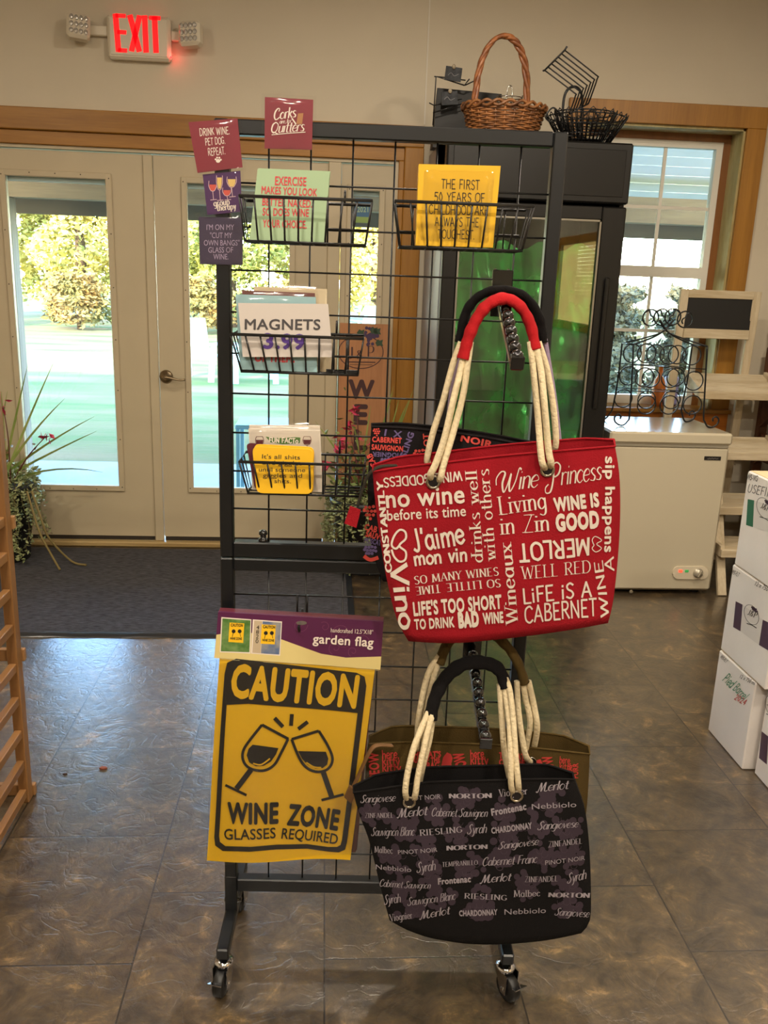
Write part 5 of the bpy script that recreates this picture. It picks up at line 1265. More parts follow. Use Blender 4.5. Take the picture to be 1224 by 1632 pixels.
# ------------------------------------------------------------------ planters
SOIL = mat('potting_soil', (52, 40, 30), .95, bump=.8, bscale=60)
def blade(mb, base, d, L, w_, droop, seg=7):
    d = Vector(d).normalized(); side = d.cross(Vector((.25, 1, .15)))
    if side.length < 1e-3: side = Vector((1, 0, 0))
    side.normalize(); p = Vector(base); vs = []; v = d.copy()
    for i in range(seg + 1):
        t = i / seg; ww = w_ * (1 - t) ** .6 * (.6 + .4 * min(1, t * 5)) + .0004
        vs += [p - side * ww, p + side * ww + v.cross(side) * ww * .5]
        p = p + v * (L / seg); v = (v + Vector((0, 0, -droop / seg))).normalized()
    mb.add(vs, [(2 * i, 2 * i + 1, 2 * i + 3, 2 * i + 2) for i in range(seg)], True)
def leaf_at(mb, c, s, rnd, up=.5):
    u = Vector((rnd.gauss(0, 1), rnd.gauss(0, 1), rnd.gauss(0, up))).normalized(); v = u.cross(Vector((rnd.gauss(0, 1), rnd.gauss(0, 1), 1))).normalized(); n_ = u.cross(v)
    mb.add([c - u * s, c - v * s * .5 + n_ * s * .15, c + u * s, c + v * s * .5 + n_ * s * .15], [(0, 1, 2, 3)])
GR1 = mat('grass_blade', (112, 134, 62), .5, var=.3, vscale=9, rgb2=(146, 156, 84)); VIN = mat('vine_leaf', (158, 160, 112), .6, var=.4, vscale=30, rgb2=(116, 130, 84)); STM = mat('red_stem', (92, 40, 34), .6); FLR = mat('pink_flower', (206, 62, 96), .6, var=.3, vscale=60); DRYV = mat('dry_vine', (120, 104, 60), .8); RDL = mat('bronze_leaf', (122, 72, 44), .6, var=.4, vscale=40, rgb2=(84, 92, 52)); GR2 = mat('plant_leaf', (92, 116, 58), .6, var=.4, vscale=20, rgb2=(128, 136, 80))
POT = mat('black_pot', (26, 26, 28), .5)
def planter(name, c, label, R, H, seed, long_blades, flowers, vine_side, nleaf, px_f=()):
    rnd = random.Random(seed); c = Vector(c); r = thing(name, c, label, 'potted plant')
    m = MB(); m.lathe([(R * .62, 0), (R * .66, .01), (R * .9, H * .92), (R, H * .93), (R, H), (R * .93, H), (R * .90, H - .02)], c, 32, cap=False); m.lathe([(R * .62, 0), (.001, 0)], c, 32, cap=False); m.build('pot', POT, r)
    m = MB(); m.lathe([(R * .92, H - .02), (.001, H - .012)], c, 28, cap=False); m.build('soil', SOIL, r)
    top = c + Vector((0, 0, H - .02))
    m = MB()
    for (dx, dy, dz, L, dr) in long_blades: blade(m, top + Vector((rnd.uniform(-.05, .05), rnd.uniform(-.05, .05), 0)), (dx, dy, dz), L, .0075, dr)
    m.build('grass_blades', GR1, r)
    m = MB(); fl = MB(); lf = MB()
    for (fx, fy, fz) in flowers:
        tip = c + Vector((fx, fy, fz)); b0 = top + Vector((rnd.uniform(-.04, .06), rnd.uniform(-.06, .02), 0))
        mid = b0.lerp(tip, .5) + Vector((rnd.uniform(-.03, .03), rnd.uniform(-.03, .0), .03)); pts = crv([b0, mid, tip], 5); m.tube(pts, [.0045 - .0025 * i / (len(pts) - 1) for i in range(len(pts))], 6)
        for i in range(9): leaf_at(fl, tip + Vector((rnd.gauss(0, .018), rnd.gauss(0, .014), rnd.gauss(0, .014))), rnd.uniform(.018, .03), rnd)
        for i in range(4): leaf_at(lf, pts[rnd.randrange(3, len(pts))] + Vector((rnd.gauss(0, .012), rnd.gauss(0, .01), rnd.gauss(0, .008))), rnd.uniform(.012, .02), rnd)
    for i in range(5):
        b0 = top + Vector((rnd.uniform(-.05, .07), rnd.uniform(-.08, .02), 0)); tip = b0 + Vector((rnd.uniform(-.08, .10), rnd.uniform(-.05, .03), rnd.uniform(.12, .2))); m.tube(crv([b0, b0.lerp(tip, .5) + Vector((.012, 0, .01)), tip], 4), .0035, 6)
        for j in range(6): leaf_at(lf, tip + Vector((rnd.gauss(0, .03), rnd.gauss(0, .02), rnd.gauss(0, .012))), rnd.uniform(.012, .022), rnd, .2)
    m.build('stems', STM, r); fl.build('flowers', FLR, r, fix=False); lf.build('bronze_leaves', RDL, r, fix=False)
    v = MB(); dv = MB()
    for i in range(26):
        a = vine_side + rnd.gauss(0, .75); s0 = top + Vector((R * .9 * cos(a), R * .9 * sin(a), .03)); L = rnd.uniform(.15, H * 1.0)
        pts = [s0 + Vector((.035 * cos(a) * min(1, t * 3) + .012 * sin(t * 9 + i), .035 * sin(a) * min(1, t * 3), .02 - L * t)) for t in [k2 / 12 for k2 in range(13)]]
        dv.tube(pts, .0012, 4)
        for k2 in range(int(L * 230)):
            p = pts[min(12, int(rnd.random() * 13))]; leaf_at(v, p + Vector((rnd.gauss(0, .010), rnd.gauss(0, .010), rnd.uniform(-.012, .012))), rnd.uniform(.008, .014), rnd)
    for k2 in range(nleaf):
        a = rnd.uniform(0, 2 * pi); rr = R * sqrt(rnd.random()) * 1.08; leaf_at(v, top + Vector((rr * cos(a), rr * sin(a), .03 + rnd.uniform(-.02, .06))), rnd.uniform(.012, .022), rnd)
    v.build('trailing_leaves', VIN, r, fix=False); dv.build('vines', DRYV, r)
    return r, top, rnd
pc = at_z(42, 880, 0); pc = Vector((-1.655, 4.50, 0.0101))
BL = [(.55, -.1, .8, .62, .35), (.42, 0, .95, .70, .12), (.30, -.1, 1, .66, .1), (.75, -.05, .62, .66, .25), (.85, 0, .5, .62, .1), (.12, 0, 1, .62, .1), (-.1, -.1, 1, .55, .2), (.2, .05, 1, .5, .15), (-.2, .05, 1, .5, .2), (.9, -.1, .45, .55, .7), (-.05, -.05, 1, .45, .1), (.05, -.1, 1, .5, .3), (-.3, 0, 1, .5, .4), (.35, -.2, 1, .4, .2)]
pl, top, rnd = planter('planter', pc, 'black pot with spiky grass, pink flowers and trailing vines left of the glass doors', .175, .42, 7, BL, [(-.02, -.05, .80), (.06, -.06, .82), (.0, -.04, .84), (.26, -.06, .67), (-.05, -.05, .78)], -.6, 420)
m = MB(); m.tube(crv([top + Vector((.19, -.12, .0)), top + Vector((.24, -.15, -.15)), Vector((pc.x + .27, pc.y - .14, .16)), Vector((pc.x + .36, pc.y - .10, .03)), Vector((pc.x + .44, pc.y - .12, .016))], 6), .006, 6); m.tube(crv([top + Vector((.17, -.13, .0)), top + Vector((.23, -.17, -.2)), Vector((pc.x + .28, pc.y - .18, .10)), Vector((pc.x + .33, pc.y - .2, .015))], 6), .006, 6)
m.build('dry_runner', DRYV, pl)
pd = Vector((.235, 4.42, 0.0001))
BL2 = [(.2, -.05, 1, .62, .1), (.3, 0, 1, .62, .1), (.36, -.05, 1, .58, .1), (.26, .0, 1, .6, .1), (-.5, 0, .8, .5, .2), (-.65, -.05, .6, .55, .3), (.1, 0, 1, .5, .2), (.32, .02, 1, .5, .1), (.2, 0, 1, .55, .1), (-.2, -.05, 1, .5, .3)]
pr, top2, rnd = planter('planter', pd, 'black pot with tall grass and pink flowers in front of the leaning wooden sign', .19, .40, 11, BL2, [(-.10, -.05, .78), (-.15, -.05, .66), (-.20, -.05, .58), (-.06, -.05, .86), (.02, -.05, .70), (-.13, -.06, .70), (-.02, -.18, .14)], -2.3, 200)
m = MB()
for i in range(420):
    p = top2 + Vector((max(-.24, min(.2, rnd.gauss(-.05, .09))), rnd.gauss(-.02, .06), abs(rnd.gauss(.08, .14)))); leaf_at(m, p, rnd.uniform(.012, .024), rnd)
m.build('bushy_leaves', GR2, pr, fix=False)

# ------------------------------------------------------------------ leaning wooden welcome sign
sx0 = at_y(541, 560, 4.69).x; sx1 = at_y(621, 560, 4.69).x; sz1 = at_y(580, 516, 4.70).z
SGW = wood('sign_board', (150, 100, 62), (176, 122, 78), (5, 5, .35), .6)
m = MB(); m.hexa([(sx0, 4.655, 0.0), (sx1, 4.655, 0.0), (sx1, 4.675, 0.0), (sx0, 4.675, 0.0), (sx0, 4.705, sz1), (sx1, 4.705, sz1), (sx1, 4.725, sz1), (sx0, 4.725, sz1)])
sg = m.build('welcome_sign', SGW); tag(sg, 'tall narrow wooden sign with dark letters and grapes, leaning against the sidelight', 'sign')
kw = crop(520, 480, 4.083); SWN = Surf((sx0, 4.705, sz1), (1, 0, 0), (0, (4.705 - 4.655) / sz1, 1))
BRN = mat('sign_brown', (62, 34, 34), .7)
t = MB(); write(t, SWN, 'W', (142, 628), (312, 632), 112, 'sans:.05', kw, .001)
for i, ch in enumerate('ELCOME'): write(t, SWN, ch, (176, 795 + 165 * i), (268, 798 + 165 * i), 118, 'sans:.05', kw, .001)
t.build('lettering', BRN, sg)
t = MB(); write(t, SWN, 'J', (140, 372), (172, 373), 75, 'serif', kw, .001); write(t, SWN, '&', (195, 374), (235, 375), 55, 'serif', kw, .001); write(t, SWN, 'P', (262, 372), (312, 373), 80, 'serif', kw, .001)
pen(t, SWN, [(225 + 145 * cos(a * pi / 12), 330 + 108 * sin(a * pi / 12)) for a in range(24)], 1.4, kw, .001, closed=True)
pen(t, SWN, [(130, 395), (320, 398)], 1.6, kw, .001, smooth=False); pen(t, SWN, [(150, 412), (300, 415)], .8, kw, .001, smooth=False); t.build('emblem', BRN, sg)
t = MB(); rg = random.Random(5)
for i in range(26): disc_px(t, SWN, (285 + rg.gauss(0, 24), 228 + rg.gauss(0, 22)), 11, kw, .0012 + .00002 * i, 10)
t.build('grapes', mat('grape_paint', (62, 42, 72), .7), sg)
t = MB()
for x, y in ((225, 205), (330, 195), (345, 270), (310, 190)): poly_px(t, SWN, [(x - 26, y), (x - 10, y - 22), (x + 4, y - 14), (x + 24, y - 20), (x + 18, y + 4), (x + 26, y + 22), (x, y + 18), (x - 14, y + 24)], kw, .002)
t.build('vine_leaf', mat('leaf_paint', (46, 66, 44), .7), sg)
# window sticker on the sidelight glass
p0 = at_y(566, 315, WY + .03); p1 = at_y(590, 346, WY + .03); m = MB(); m.box((p0.x, WY + .036, p1.z), (p1.x, WY + .0385, p0.z)); o = m.build('window_sticker', mat('sticker_blue', (60, 104, 140), .5)); tag(o, 'small blue and green sticker high on the sidelight glass', 'sticker')
m = MB(); m.box((p0.x, WY + .0355, p1.z - .03), (p1.x, WY + .0385, p1.z)); m.build('green_band', mat('sticker_green', (132, 160, 84), .5), o)
St = Surf((p0.x, WY + .0355, p1.z), (1, 0, 0), (0, 0, 1)); t = MB(); write(t, St, '2021', (569, 338), (587, 338), 8, 'sans:.03', None, .0008); t.build('lettering', mat('sticker_pale', (150, 178, 150), .5), o)

# ------------------------------------------------------------------ tall black cooler
CK = mat('cooler_black', (13, 12, 11), .34, spec=.4); CSIDE = mat('cooler_side_steel', (150, 152, 158), .35, .35)
FX0, FX1, FY0, FY1 = .520, 1.345, 4.005, 4.70; FT = at_y(1000, 228, FY0).z
co = thing('beverage_cooler', ((FX0 + FX1) / 2, (FY0 + FY1) / 2, 0), 'tall black upright cooler with a green lined glass door, beside the chest freezer', 'cooler')
zh = at_y(990, 328, FY0).z
m = MB(); m.box((FX0, FY0 + .06, .04), (FX0 + .02, FY1, FT)); m.build('left_panel', CSIDE, co)
m = MB(); m.box((FX1 - .02, FY0 + .06, .04), (FX1, FY1, FT)); m.box((FX0 + .02, FY1 - .02, .04), (FX1 - .02, FY1, FT)); m.box((FX0 + .02, FY0 + .06, FT - .02), (FX1 - .02, FY1 - .02, FT)); m.box((FX0 + .02, FY0 + .06, .04), (FX1 - .02, FY1 - .02, .16)); m.box((FX0, FY0 + .06, zh - .0), (FX0 + .004, FY0 + .4, FT)); m.build('cabinet', CK, co)
m = MB(); m.box((FX0, FY0, zh + .006), (FX1, FY0 + .07, FT), .008); hb = m.build('sign_header', CK, co)
m = MB(); m.box((FX0 + .03, FY0 - .003, zh + .035), (FX1 - .03, FY0 + .002, FT - .03), .002); m.build('header_panel', mat('header_black', (14, 13, 12), .3, spec=.4), hb)
gxa = at_y(724, 500, FY0).x; gxb = at_y(945, 500, FY0).x; gza = at_y(800, 344, FY0).z; gzb = .20
dz0, dz1 = .13, zh - .006
m = MB(); m.box((FX0 + .004, FY0, dz0), (gxa, FY0 + .055, dz1), .006); m.box((gxb, FY0, dz0), (FX1 - .004, FY0 + .055, dz1), .006); m.box((gxa, FY0, gza), (gxb, FY0 + .055, dz1), .004); m.box((gxa, FY0, dz0), (gxb, FY0 + .055, gzb), .004)
dr = m.build('glass_door', CK, co)
m = MB(); t_ = .008
for (a, b_, c_, d_) in ((gxa, gxa + t_, gzb, gza), (gxb - t_, gxb, gzb, gza)): m.box((a, FY0 - .002, c_), (b_, FY0 + .01, d_))
m.box((gxa, FY0 - .002, gza - t_), (gxb, FY0 + .01, gza)); m.build('door_trim', mat('brushed_trim', (150, 146, 136), .3, .8), dr)
m = MB(); m.box((gxa, FY0 + .012, gzb), (gxb, FY0 + .016, gza)); m.build('door_glass_pane', glass('cooler_glass', (236, 246, 236), .16, .01), dr)
m = MB(); m.box((FX0, FY0 + .01, .0), (FX1, FY0 + .03, .12)); m.box((FX0 + .02, FY0 + .06, 0), (FX1 - .02, FY1 - .03, .04)); m.build('kick_plate', CK, co)
m = MB(); m.box((FX1 - .075, FY0 - .022, .95), (FX1 - .055, FY0 - .008, 1.55), .005); m.box((FX1 - .072, FY0 - .01, .96), (FX1 - .058, FY0 + .002, .99)); m.box((FX1 - .072, FY0 - .01, 1.51), (FX1 - .058, FY0 + .002, 1.54)); m.build('door_pull', CK, dr)
# crumpled green liner behind the glass
GF = mat('green_liner', (40, 180, 80), .22, .65, var=.7, vscale=7, rgb2=(8, 78, 32), spec=.8, coat=.6, detail=6)
zl = at_y(800, 385, FY0).z; rg = random.Random(9); m = MB(); NX, NZ = 26, 46; g = {}
for i in range(NX + 1):
    for j in range(NZ + 1):
        x = gxa - .01 + (gxb - gxa + .02) * i / NX; z = gzb - .01 + (zl - gzb) * j / NZ + (.02 * sin(i * .9) if j == NZ else 0)
        y = FY0 + .055 + .012 * sin(x * 44 + 3 * sin(z * 4)) + .008 * sin(x * 23 - z * 13) + .006 * sin(x * 80 + z * 19) + rg.uniform(-.0045, .0045)
        g[i, j] = len(m.v); m.v.append(Vector((x, y, z)))
for i in range(NX):
    for j in range(NZ):
        a, b_, c_, d_ = g[i, j], g[i + 1, j], g[i + 1, j + 1], g[i, j + 1]
        if (i + j) % 2: m.f += [(a, b_, c_), (a, c_, d_)]
        else: m.f += [(a, b_, d_), (b_, c_, d_)]
        m.sm += [True, True]
m.build('green_liner', GF, co, fix=False)
m = MB(); m.box((gxa - .02, FY0 + .12, gza - .16), (gxb + .02, FY0 + .5, gza - .15)); m.build('shelf', mat('shelf_wire', (120, 120, 116), .4, .5), co)

# ------------------------------------------------------------------ things on the cooler
# wicker basket
WK = mat('wicker', (158, 104, 58), .42, var=.5, vscale=22, rgb2=(92, 56, 30), bump=.2, bscale=90); WKH = mat('wicker_handle', (158, 98, 54), .42, var=.45, vscale=30, rgb2=(112, 62, 32))
bc = at_y(801, 215, 4.20); bc = Vector((bc.x, 4.20, FT + .001)); RX, RY, BH = .185, .14, .150
wk = thing('wicker_basket', bc, 'brown wicker basket with a tall hoop handle on top of the cooler', 'basket')
def ell(f_, z, a, wob=0.0): return bc + Vector((RX * f_ * cos(a) * (1 + wob), RY * f_ * sin(a) * (1 + wob), z))
ns_ = 26; m = MB()
for i in range(ns_):
    a = 2 * pi * i / ns_; m.tube([ell(.74, 0.004, a), ell(.86, BH * .45, a), ell(.985, BH - .01, a)], .0045, 6)
m.build('stakes', WK, wk)
m = MB(); rows = 16
for j in range(rows):
    z = .008 + (BH - .02) * j / (rows - 1); f_ = .74 + .25 * (z / BH) ** .8; n_ = ns_ * 4
    m.tube([ell(f_, z + .0015 * sin(3 * 2 * pi * i / n_), 2 * pi * i / n_, .035 * cos(pi * (i / 4) + (j % 2) * pi)) for i in range(n_)], .0044, 6, True)
m.build('weave', WK, wk)
m = MB()
for ph in (0, pi):
    n_ = 120; m.tube([ell(1.02 + .02 * cos(22 * 2 * pi * i / n_ / 2 + ph), BH - .002 + .011 * sin(22 * 2 * pi * i / n_ / 2 + ph), 2 * pi * i / n_) for i in range(n_)], .0070, 7, True)
m.build('rim', WK, wk)
m = MB(); m.lathe([(.74, .004), (.01, .004)], (0, 0, 0), 28, cap=False); m.v = [bc + Vector((p.x * RX, p.y * RY, p.z)) for p in m.v]; m.build('base', WK, wk)
m = MB(); HT = at_y(802, 58, 4.2).z - FT
for ph in range(3):
    P = []
    for i in range(49):
        t = i / 48; a = pi * t; sx_ = -cos(a); hz_ = sin(a) ** .72
        c_ = bc + Vector((-.018 + RX * .66 * sx_, -.03 + .05 * t, BH * .75 + (HT - BH * .75) * hz_)); w2 = t * 26 + ph * 2 * pi / 3
        P.append(c_ + Vector((.0075 * cos(w2) * (1 if hz_ > .5 else 1), .0075 * sin(w2), .0075 * cos(w2) * .5)))
    m.tube(P, .0095, 7)
m.build('handle', WKH, wk)
# chrome caddy standing in the wicker basket
SIL = mat('silver_wire', (176, 174, 168), .2, 1.0); q = at_y(812, 150, 4.25)
m = MB(); c0 = Vector((q.x, 4.25, FT + .02))
for z, f_ in ((.155, 1), (.185, .8)): m.tube([c0 + Vector((.075 * f_ * cos(2 * pi * i / 16), .05 * f_ * sin(2 * pi * i / 16), z)) for i in range(16)], .0025, 6, True)
for i in range(4):
    a = pi / 4 + i * pi / 2; m.tube([c0 + Vector((.06 * cos(a), .04 * sin(a), 0)), c0 + Vector((.075 * cos(a), .05 * sin(a), .19))], .0025, 6)
m.tube(crv([c0 + Vector((-.01, 0, 0)), c0 + Vector((-.012, 0, .2)), c0 + Vector((0, 0, .235)), c0 + Vector((.012, 0, .2)), c0 + Vector((.01, 0, 0))], 4), .003, 6)
for i in range(8): a = 2 * pi * i / 8; m.ball(c0 + Vector((.075 * cos(a), .05 * sin(a), .158)), .005, 8, 6)
o = m.build('wire_caddy', SIL); tag(o, 'silver wire caddy poking out of the wicker basket', 'caddy')
# black display board with hooks and two chalk tags
yb = 4.44; a0 = at_y(697, 140, yb); a1 = at_y(800, 146, yb); BK = mat('board_black', (18, 17, 17), .6)
m = MB(); m.hexa([(a0.x - .015, yb - .05, FT), (a1.x, yb - .05, FT), (a1.x, yb + .06, FT), (a0.x - .015, yb + .06, FT), (a0.x, yb, a0.z), (a1.x, yb, a0.z - .012), (a1.x, yb + .012, a0.z - .012), (a0.x, yb + .012, a0.z)])
bd = m.build('display_board', BK); tag(bd, 'black folding display board with wire hooks at the left on top of the cooler', 'board')
m = MB(); H1 = [at_y(x, y, yb - .06) for x, y in ((690, 200), (695, 122), (740, 136), (748, 126))]; m.tube(H1, .0035, 6); m.tube([at_y(x, y, yb - .06) for x, y in ((684, 164), (692, 168), (736, 158))], .003, 6); m.tube([at_y(x, y, yb - .055) for x, y in ((741, 136), (758, 128), (761, 127))], .003, 6); m.tube([at_y(x, y, yb - .058) for x, y in ((690, 180), (735, 166))], .003, 6)
m.tube([at_y(x, y, yb - .05) for x, y in ((692, 122), (715, 124), (742, 128))], .003, 6); m.build('wire_hook', WIREM, bd)
for i, (x0, y0, x1, y1) in enumerate(((710, 106, 735, 130), (704, 145, 729, 168))):
    p0 = at_y(x0, y0, yb - .075); p1 = at_y(x1, y1, yb - .075); m = MB(); m.box((p0.x, yb - .078, p1.z), (p1.x, yb - .073, p0.z), .001, Matrix.Rotation(radians(-6 if i else 5), 3, 'Y')); o = m.build('chalk_tag', mat('chalk_slate', (40, 42, 46), .8, var=.3, vscale=40, rgb2=(64, 66, 70)))
    tag(o, 'small chalkboard tag clipped to the lower hook of the black display board' if i else 'small chalkboard tag clipped highest above the black display board', 'tag', 'chalk tags on the cooler')
    m = MB(); m.ball(((p0.x + p1.x) / 2, yb - .082, p0.z), .009, 10, 8, (1, .6, 1.2)); m.build('clip', mat('clip_tan', (150, 138, 116), .5), o)
    t = MB(); Sc = Surf((p0.x, yb - .079, p1.z), (1, 0, 0), (0, 0, 1)); pen(t, Sc, [(x0 + 4, (y0 + y1) / 2 + 2), (x0 + 9, (y0 + y1) / 2 - 2), (x0 + 14, (y0 + y1) / 2 + 3), (x0 + 21, (y0 + y1) / 2)], .8, None, .0006); t.build('chalk_scribble', mat('chalk', (130, 130, 132), .9), o)
# black wire fruit baskets and a letter rack piled at the right
def wire_bowl(c, R0, R1, H, label, n_=22, loops=True, grp=None):
    c = Vector(c); m = MB(); rr = .0032
    for f_ in (0, .33, .66, 1): m.tube([c + Vector(((R0 + (R1 - R0) * f_) * cos(2 * pi * i / 32), (R0 + (R1 - R0) * f_) * .8 * sin(2 * pi * i / 32), .003 + H * f_)) for i in range(32)], rr, 6, True)
    for i in range(n_):
        a = 2 * pi * i / n_; d0 = Vector((cos(a), .8 * sin(a), 0)); e_ = Vector((-sin(a), .8 * cos(a), 0)) * (pi * R1 / n_ * .55)
        m.tube([c + d0 * R0 - e_ * .6 + Vector((0, 0, .003)), c + d0 * (R1 * 1.03) - e_ + Vector((0, 0, H * 1.02)), c + d0 * R1 * 1.05 + Vector((0, 0, H * 1.12)), c + d0 * (R1 * 1.03) + e_ + Vector((0, 0, H * 1.02)), c + d0 * R0 + e_ * .6 + Vector((0, 0, .003))], rr * .8, 5)
    for i in range(9):
        y = -.9 + 1.8 * i / 8; w_ = sqrt(max(0, 1 - y * y)); m.tube([c + Vector((-R0 * w_, R0 * .8 * y, .002)), c + Vector((R0 * w_, R0 * .8 * y, .002))], rr * .8, 5)
    o = m.build('fruit_basket', WIREM); return tag(o, label, 'basket', grp)
q = at_y(935, 205, 4.14)
wire_bowl((q.x, 4.15, FT + .001), .105, .175, .115, 'flared black wire basket with looped edge, right end of the cooler top', grp='black wire baskets on the cooler')
ob = wire_bowl((q.x - .005, 4.16, FT + .020), .085, .135, .115, 'smaller black wire basket nested in the flared one', 16, grp='black wire baskets on the cooler')
m = MB(); c0 = Vector((at_y(915, 150, 4.13).x, 4.13, FT + .06)); m.tube(crv([c0 + Vector((-.042, 0, 0)), c0 + Vector((-.044, 0, .13)), c0 + Vector((-.02, 0, .175)), c0 + Vector((.02, 0, .172)), c0 + Vector((.046, .02, .12)), c0 + Vector((.05, .04, 0))], 6), .0060, 8)
for sx_ in (-1, 1): m.tube(crv([c0 + Vector((sx_ * .05, 0, .06)), c0 + Vector((sx_ * .09, 0, .09)), c0 + Vector((sx_ * .12, 0, .05)), c0 + Vector((sx_ * .085, 0, .03)), c0 + Vector((sx_ * .07, 0, .055))], 6), .004, 6)
m.tube([c0 + Vector((.07 * cos(2 * pi * i / 20), .05 * sin(2 * pi * i / 20), -.03)) for i in range(20)], .004, 6, True)
for i in range(4): m.tube([c0 + Vector((.07 * cos(pi / 4 + pi / 2 * i), .05 * sin(pi / 4 + pi / 2 * i), -.03)), c0 + Vector((.045 * cos(pi / 4 + pi / 2 * i), .0, .03))], .003, 6)
o = m.build('scroll_stand', WIREM); tag(o, 'black scroll stand with a round arch handle sitting in the wire baskets', 'stand')
m = MB(); yl = 4.10; A = at_y(900, 80, yl); B = at_y(868, 112, yl); C = at_y(953, 122, yl - .05); D = at_y(918, 150, yl - .05); E_ = at_y(938, 165, yl)
for i in range(7):
    f_ = i / 6; a = A.lerp(B, f_); b_ = C.lerp(D, f_); e_ = b_ + (E_ - C) * (1 - .25 * f_); m.tube(crv([a, a.lerp(b_, .93), b_ + (e_ - b_) * .08, e_], 4), .0032, 6)
m.tube([A + (A - B) * .08 + Vector((0, -.01, .006)), A, B, B - (A - B) * .10 + Vector((0, -.01, .004))], .0042, 6); m.tube([E_, D + (E_ - C) * .75], .004, 6)
o = m.build('letter_rack', WIREM); tag(o, 'black wire rack of seven bent rods leaning up out of the wire baskets', 'rack')

# ------------------------------------------------------------------ chest freezer
FW = mat('freezer_white', (196, 186, 162), .22, coat=.5, bump=.02, bscale=300); GASK = mat('gasket', (150, 142, 124), .7)
ZX0, ZX1, ZY0, ZY1, ZT = 1.392, 2.000, 4.068, 4.57, .838
fz = thing('chest_freezer', ((ZX0 + ZX1) / 2, (ZY0 + ZY1) / 2, 0), 'small white chest freezer under the window, right of the tall cooler', 'freezer')
MB().box((ZX0, ZY0, .022), (ZX1, ZY1, ZT - .070), .012).build('body', FW, fz)
MB().box((ZX0 - .002, ZY0 - .012, ZT - .058), (ZX1 + .004, ZY1, ZT), .010).build('lid', FW, fz)
MB().box((ZX0 + .01, ZY0 - .002, ZT - .072), (ZX1 - .01, ZY1 - .01, ZT - .056)).build('gasket', GASK, fz)
m = MB()
for x in (ZX0 + .06, ZX1 - .06):
    for y in (ZY0 + .06, ZY1 - .06): m = MB(); m.cyl((x, y, 0), (x, y, .03), .022); m.build('foot', RUB, fz)
SF = Surf((ZX0, ZY0, 0), (1, 0, 0), (0, 0, 1)); kz = crop(960, 580, 4.0795)
def frect(x0, y0, x1, y1, d0, d1, bev):
    p = at_y(*kz(x0, y0), ZY0); q = at_y(*kz(x1, y1), ZY0); return MB().box((p.x, ZY0 - d1, min(p.z, q.z)), (q.x, ZY0 + d0, max(p.z, q.z)), bev)
bdg = frect(664, 600, 768, 627, .002, .003, .001).build('badge', mat('badge_black', (22, 20, 20), .3), fz)
t = MB(); pen(t, SF, [(680, 614), (688, 618), (694, 611), (702, 617), (712, 611), (720, 617), (730, 612), (740, 617), (752, 613)], 1.1, kz, .0036); t.build('badge_lettering', mat('badge_grey', (104, 100, 96), .4), bdg)
cp = MB(); pp = [at_y(*kz(570 + (74 if c_ > 0 else -74) + 42 * c_, 1356 + 42 * s_), ZY0) for c_, s_ in [(cos(a * pi / 12 - pi / 2), sin(a * pi / 12 - pi / 2)) for a in range(24)]]; cp.prism([p - Vector((0, .007, 0)) for p in pp], Vector((0, .010, 0))); cp = cp.build('control_panel', mat('panel_cream', (216, 204, 180), .3), fz)
pc_ = at_y(*kz(618, 1356), ZY0); m = MB(); m.lathe([(.026, 0), (.026, .004), (.021, .006), (.018, .020), (.0, .021)], (pc_.x, ZY0 - .006, pc_.z), 24, (0, -1, 0), cap=False); m.box((pc_.x - .004, ZY0 - .034, pc_.z - .018), (pc_.x + .004, ZY0 - .024, pc_.z + .018), .002, Matrix.Rotation(radians(25), 3, 'Y')); m.build('dial', mat('dial_silver', (176, 168, 150), .3, .4), cp)
for nm, x, cl_, em in (('red_light', 505, (240, 60, 40), 3.0), ('green_light', 545, (60, 150, 80), .5)):
    p = at_y(*kz(x, 1344), ZY0); m = MB(); m.box((p.x - .010, ZY0 - .010, p.z - .007), (p.x + .010, ZY0 - .005, p.z + .007), .002); m.build(nm, mat(nm, cl_, .4, emit=cl_, estr=em), cp)
p = at_y(*kz(186, 1480), ZY0); m = MB(); m.lathe([(.010, 0), (.010, .006), (.005, .008)], (p.x, ZY0, p.z), 14, (0, -1, 0)); m.build('drain_plug', mat('plug_grey', (120, 108, 88), .5), fz)

# ------------------------------------------------------------------ scroll bottle rack on the freezer
kb = crop(940, 440, 4.31); y0, y1 = 4.22, 4.40
wr = thing('bottle_rack', (1.75, 4.3, ZT), 'black wrought iron scroll bottle rack standing on the white freezer', 'bottle rack')
def bp3(x, y, Y): return at_y(*kb(x, y), Y)
for Y, leg in ((y0, (((300, 470), (290, 700), (272, 960), (262, 1000)), ((806, 482), (795, 700), (782, 960), (790, 1000)))), (y1, (((222, 462), (195, 700), (158, 900), (130, 960)), ((704, 470), (672, 700), (632, 900), (634, 945))))):
    for j, L_ in enumerate(leg):
        z0 = ZT + .0045; P = [bp3(*p, Y) for p in L_]; P[-1].z = max(P[-1].z, ZT + .03)
        s = 1 if j else -1; e_ = P[-1]; P += [Vector((e_.x + s * .018, Y, ZT + .008)), Vector((e_.x + s * .042, Y, ZT + .006)), Vector((e_.x + s * .066, Y, ZT + .022)), Vector((e_.x + s * .070, Y, ZT + .046)), Vector((e_.x + s * .054, Y, ZT + .060)), Vector((e_.x + s * .040, Y, ZT + .050)), Vector((e_.x + s * .042, Y, ZT + .036))]
        m = MB(); m.tube(crv(P, 5), .0045, 8); m.build('leg', WIREM, wr)
m = MB()
tops = []
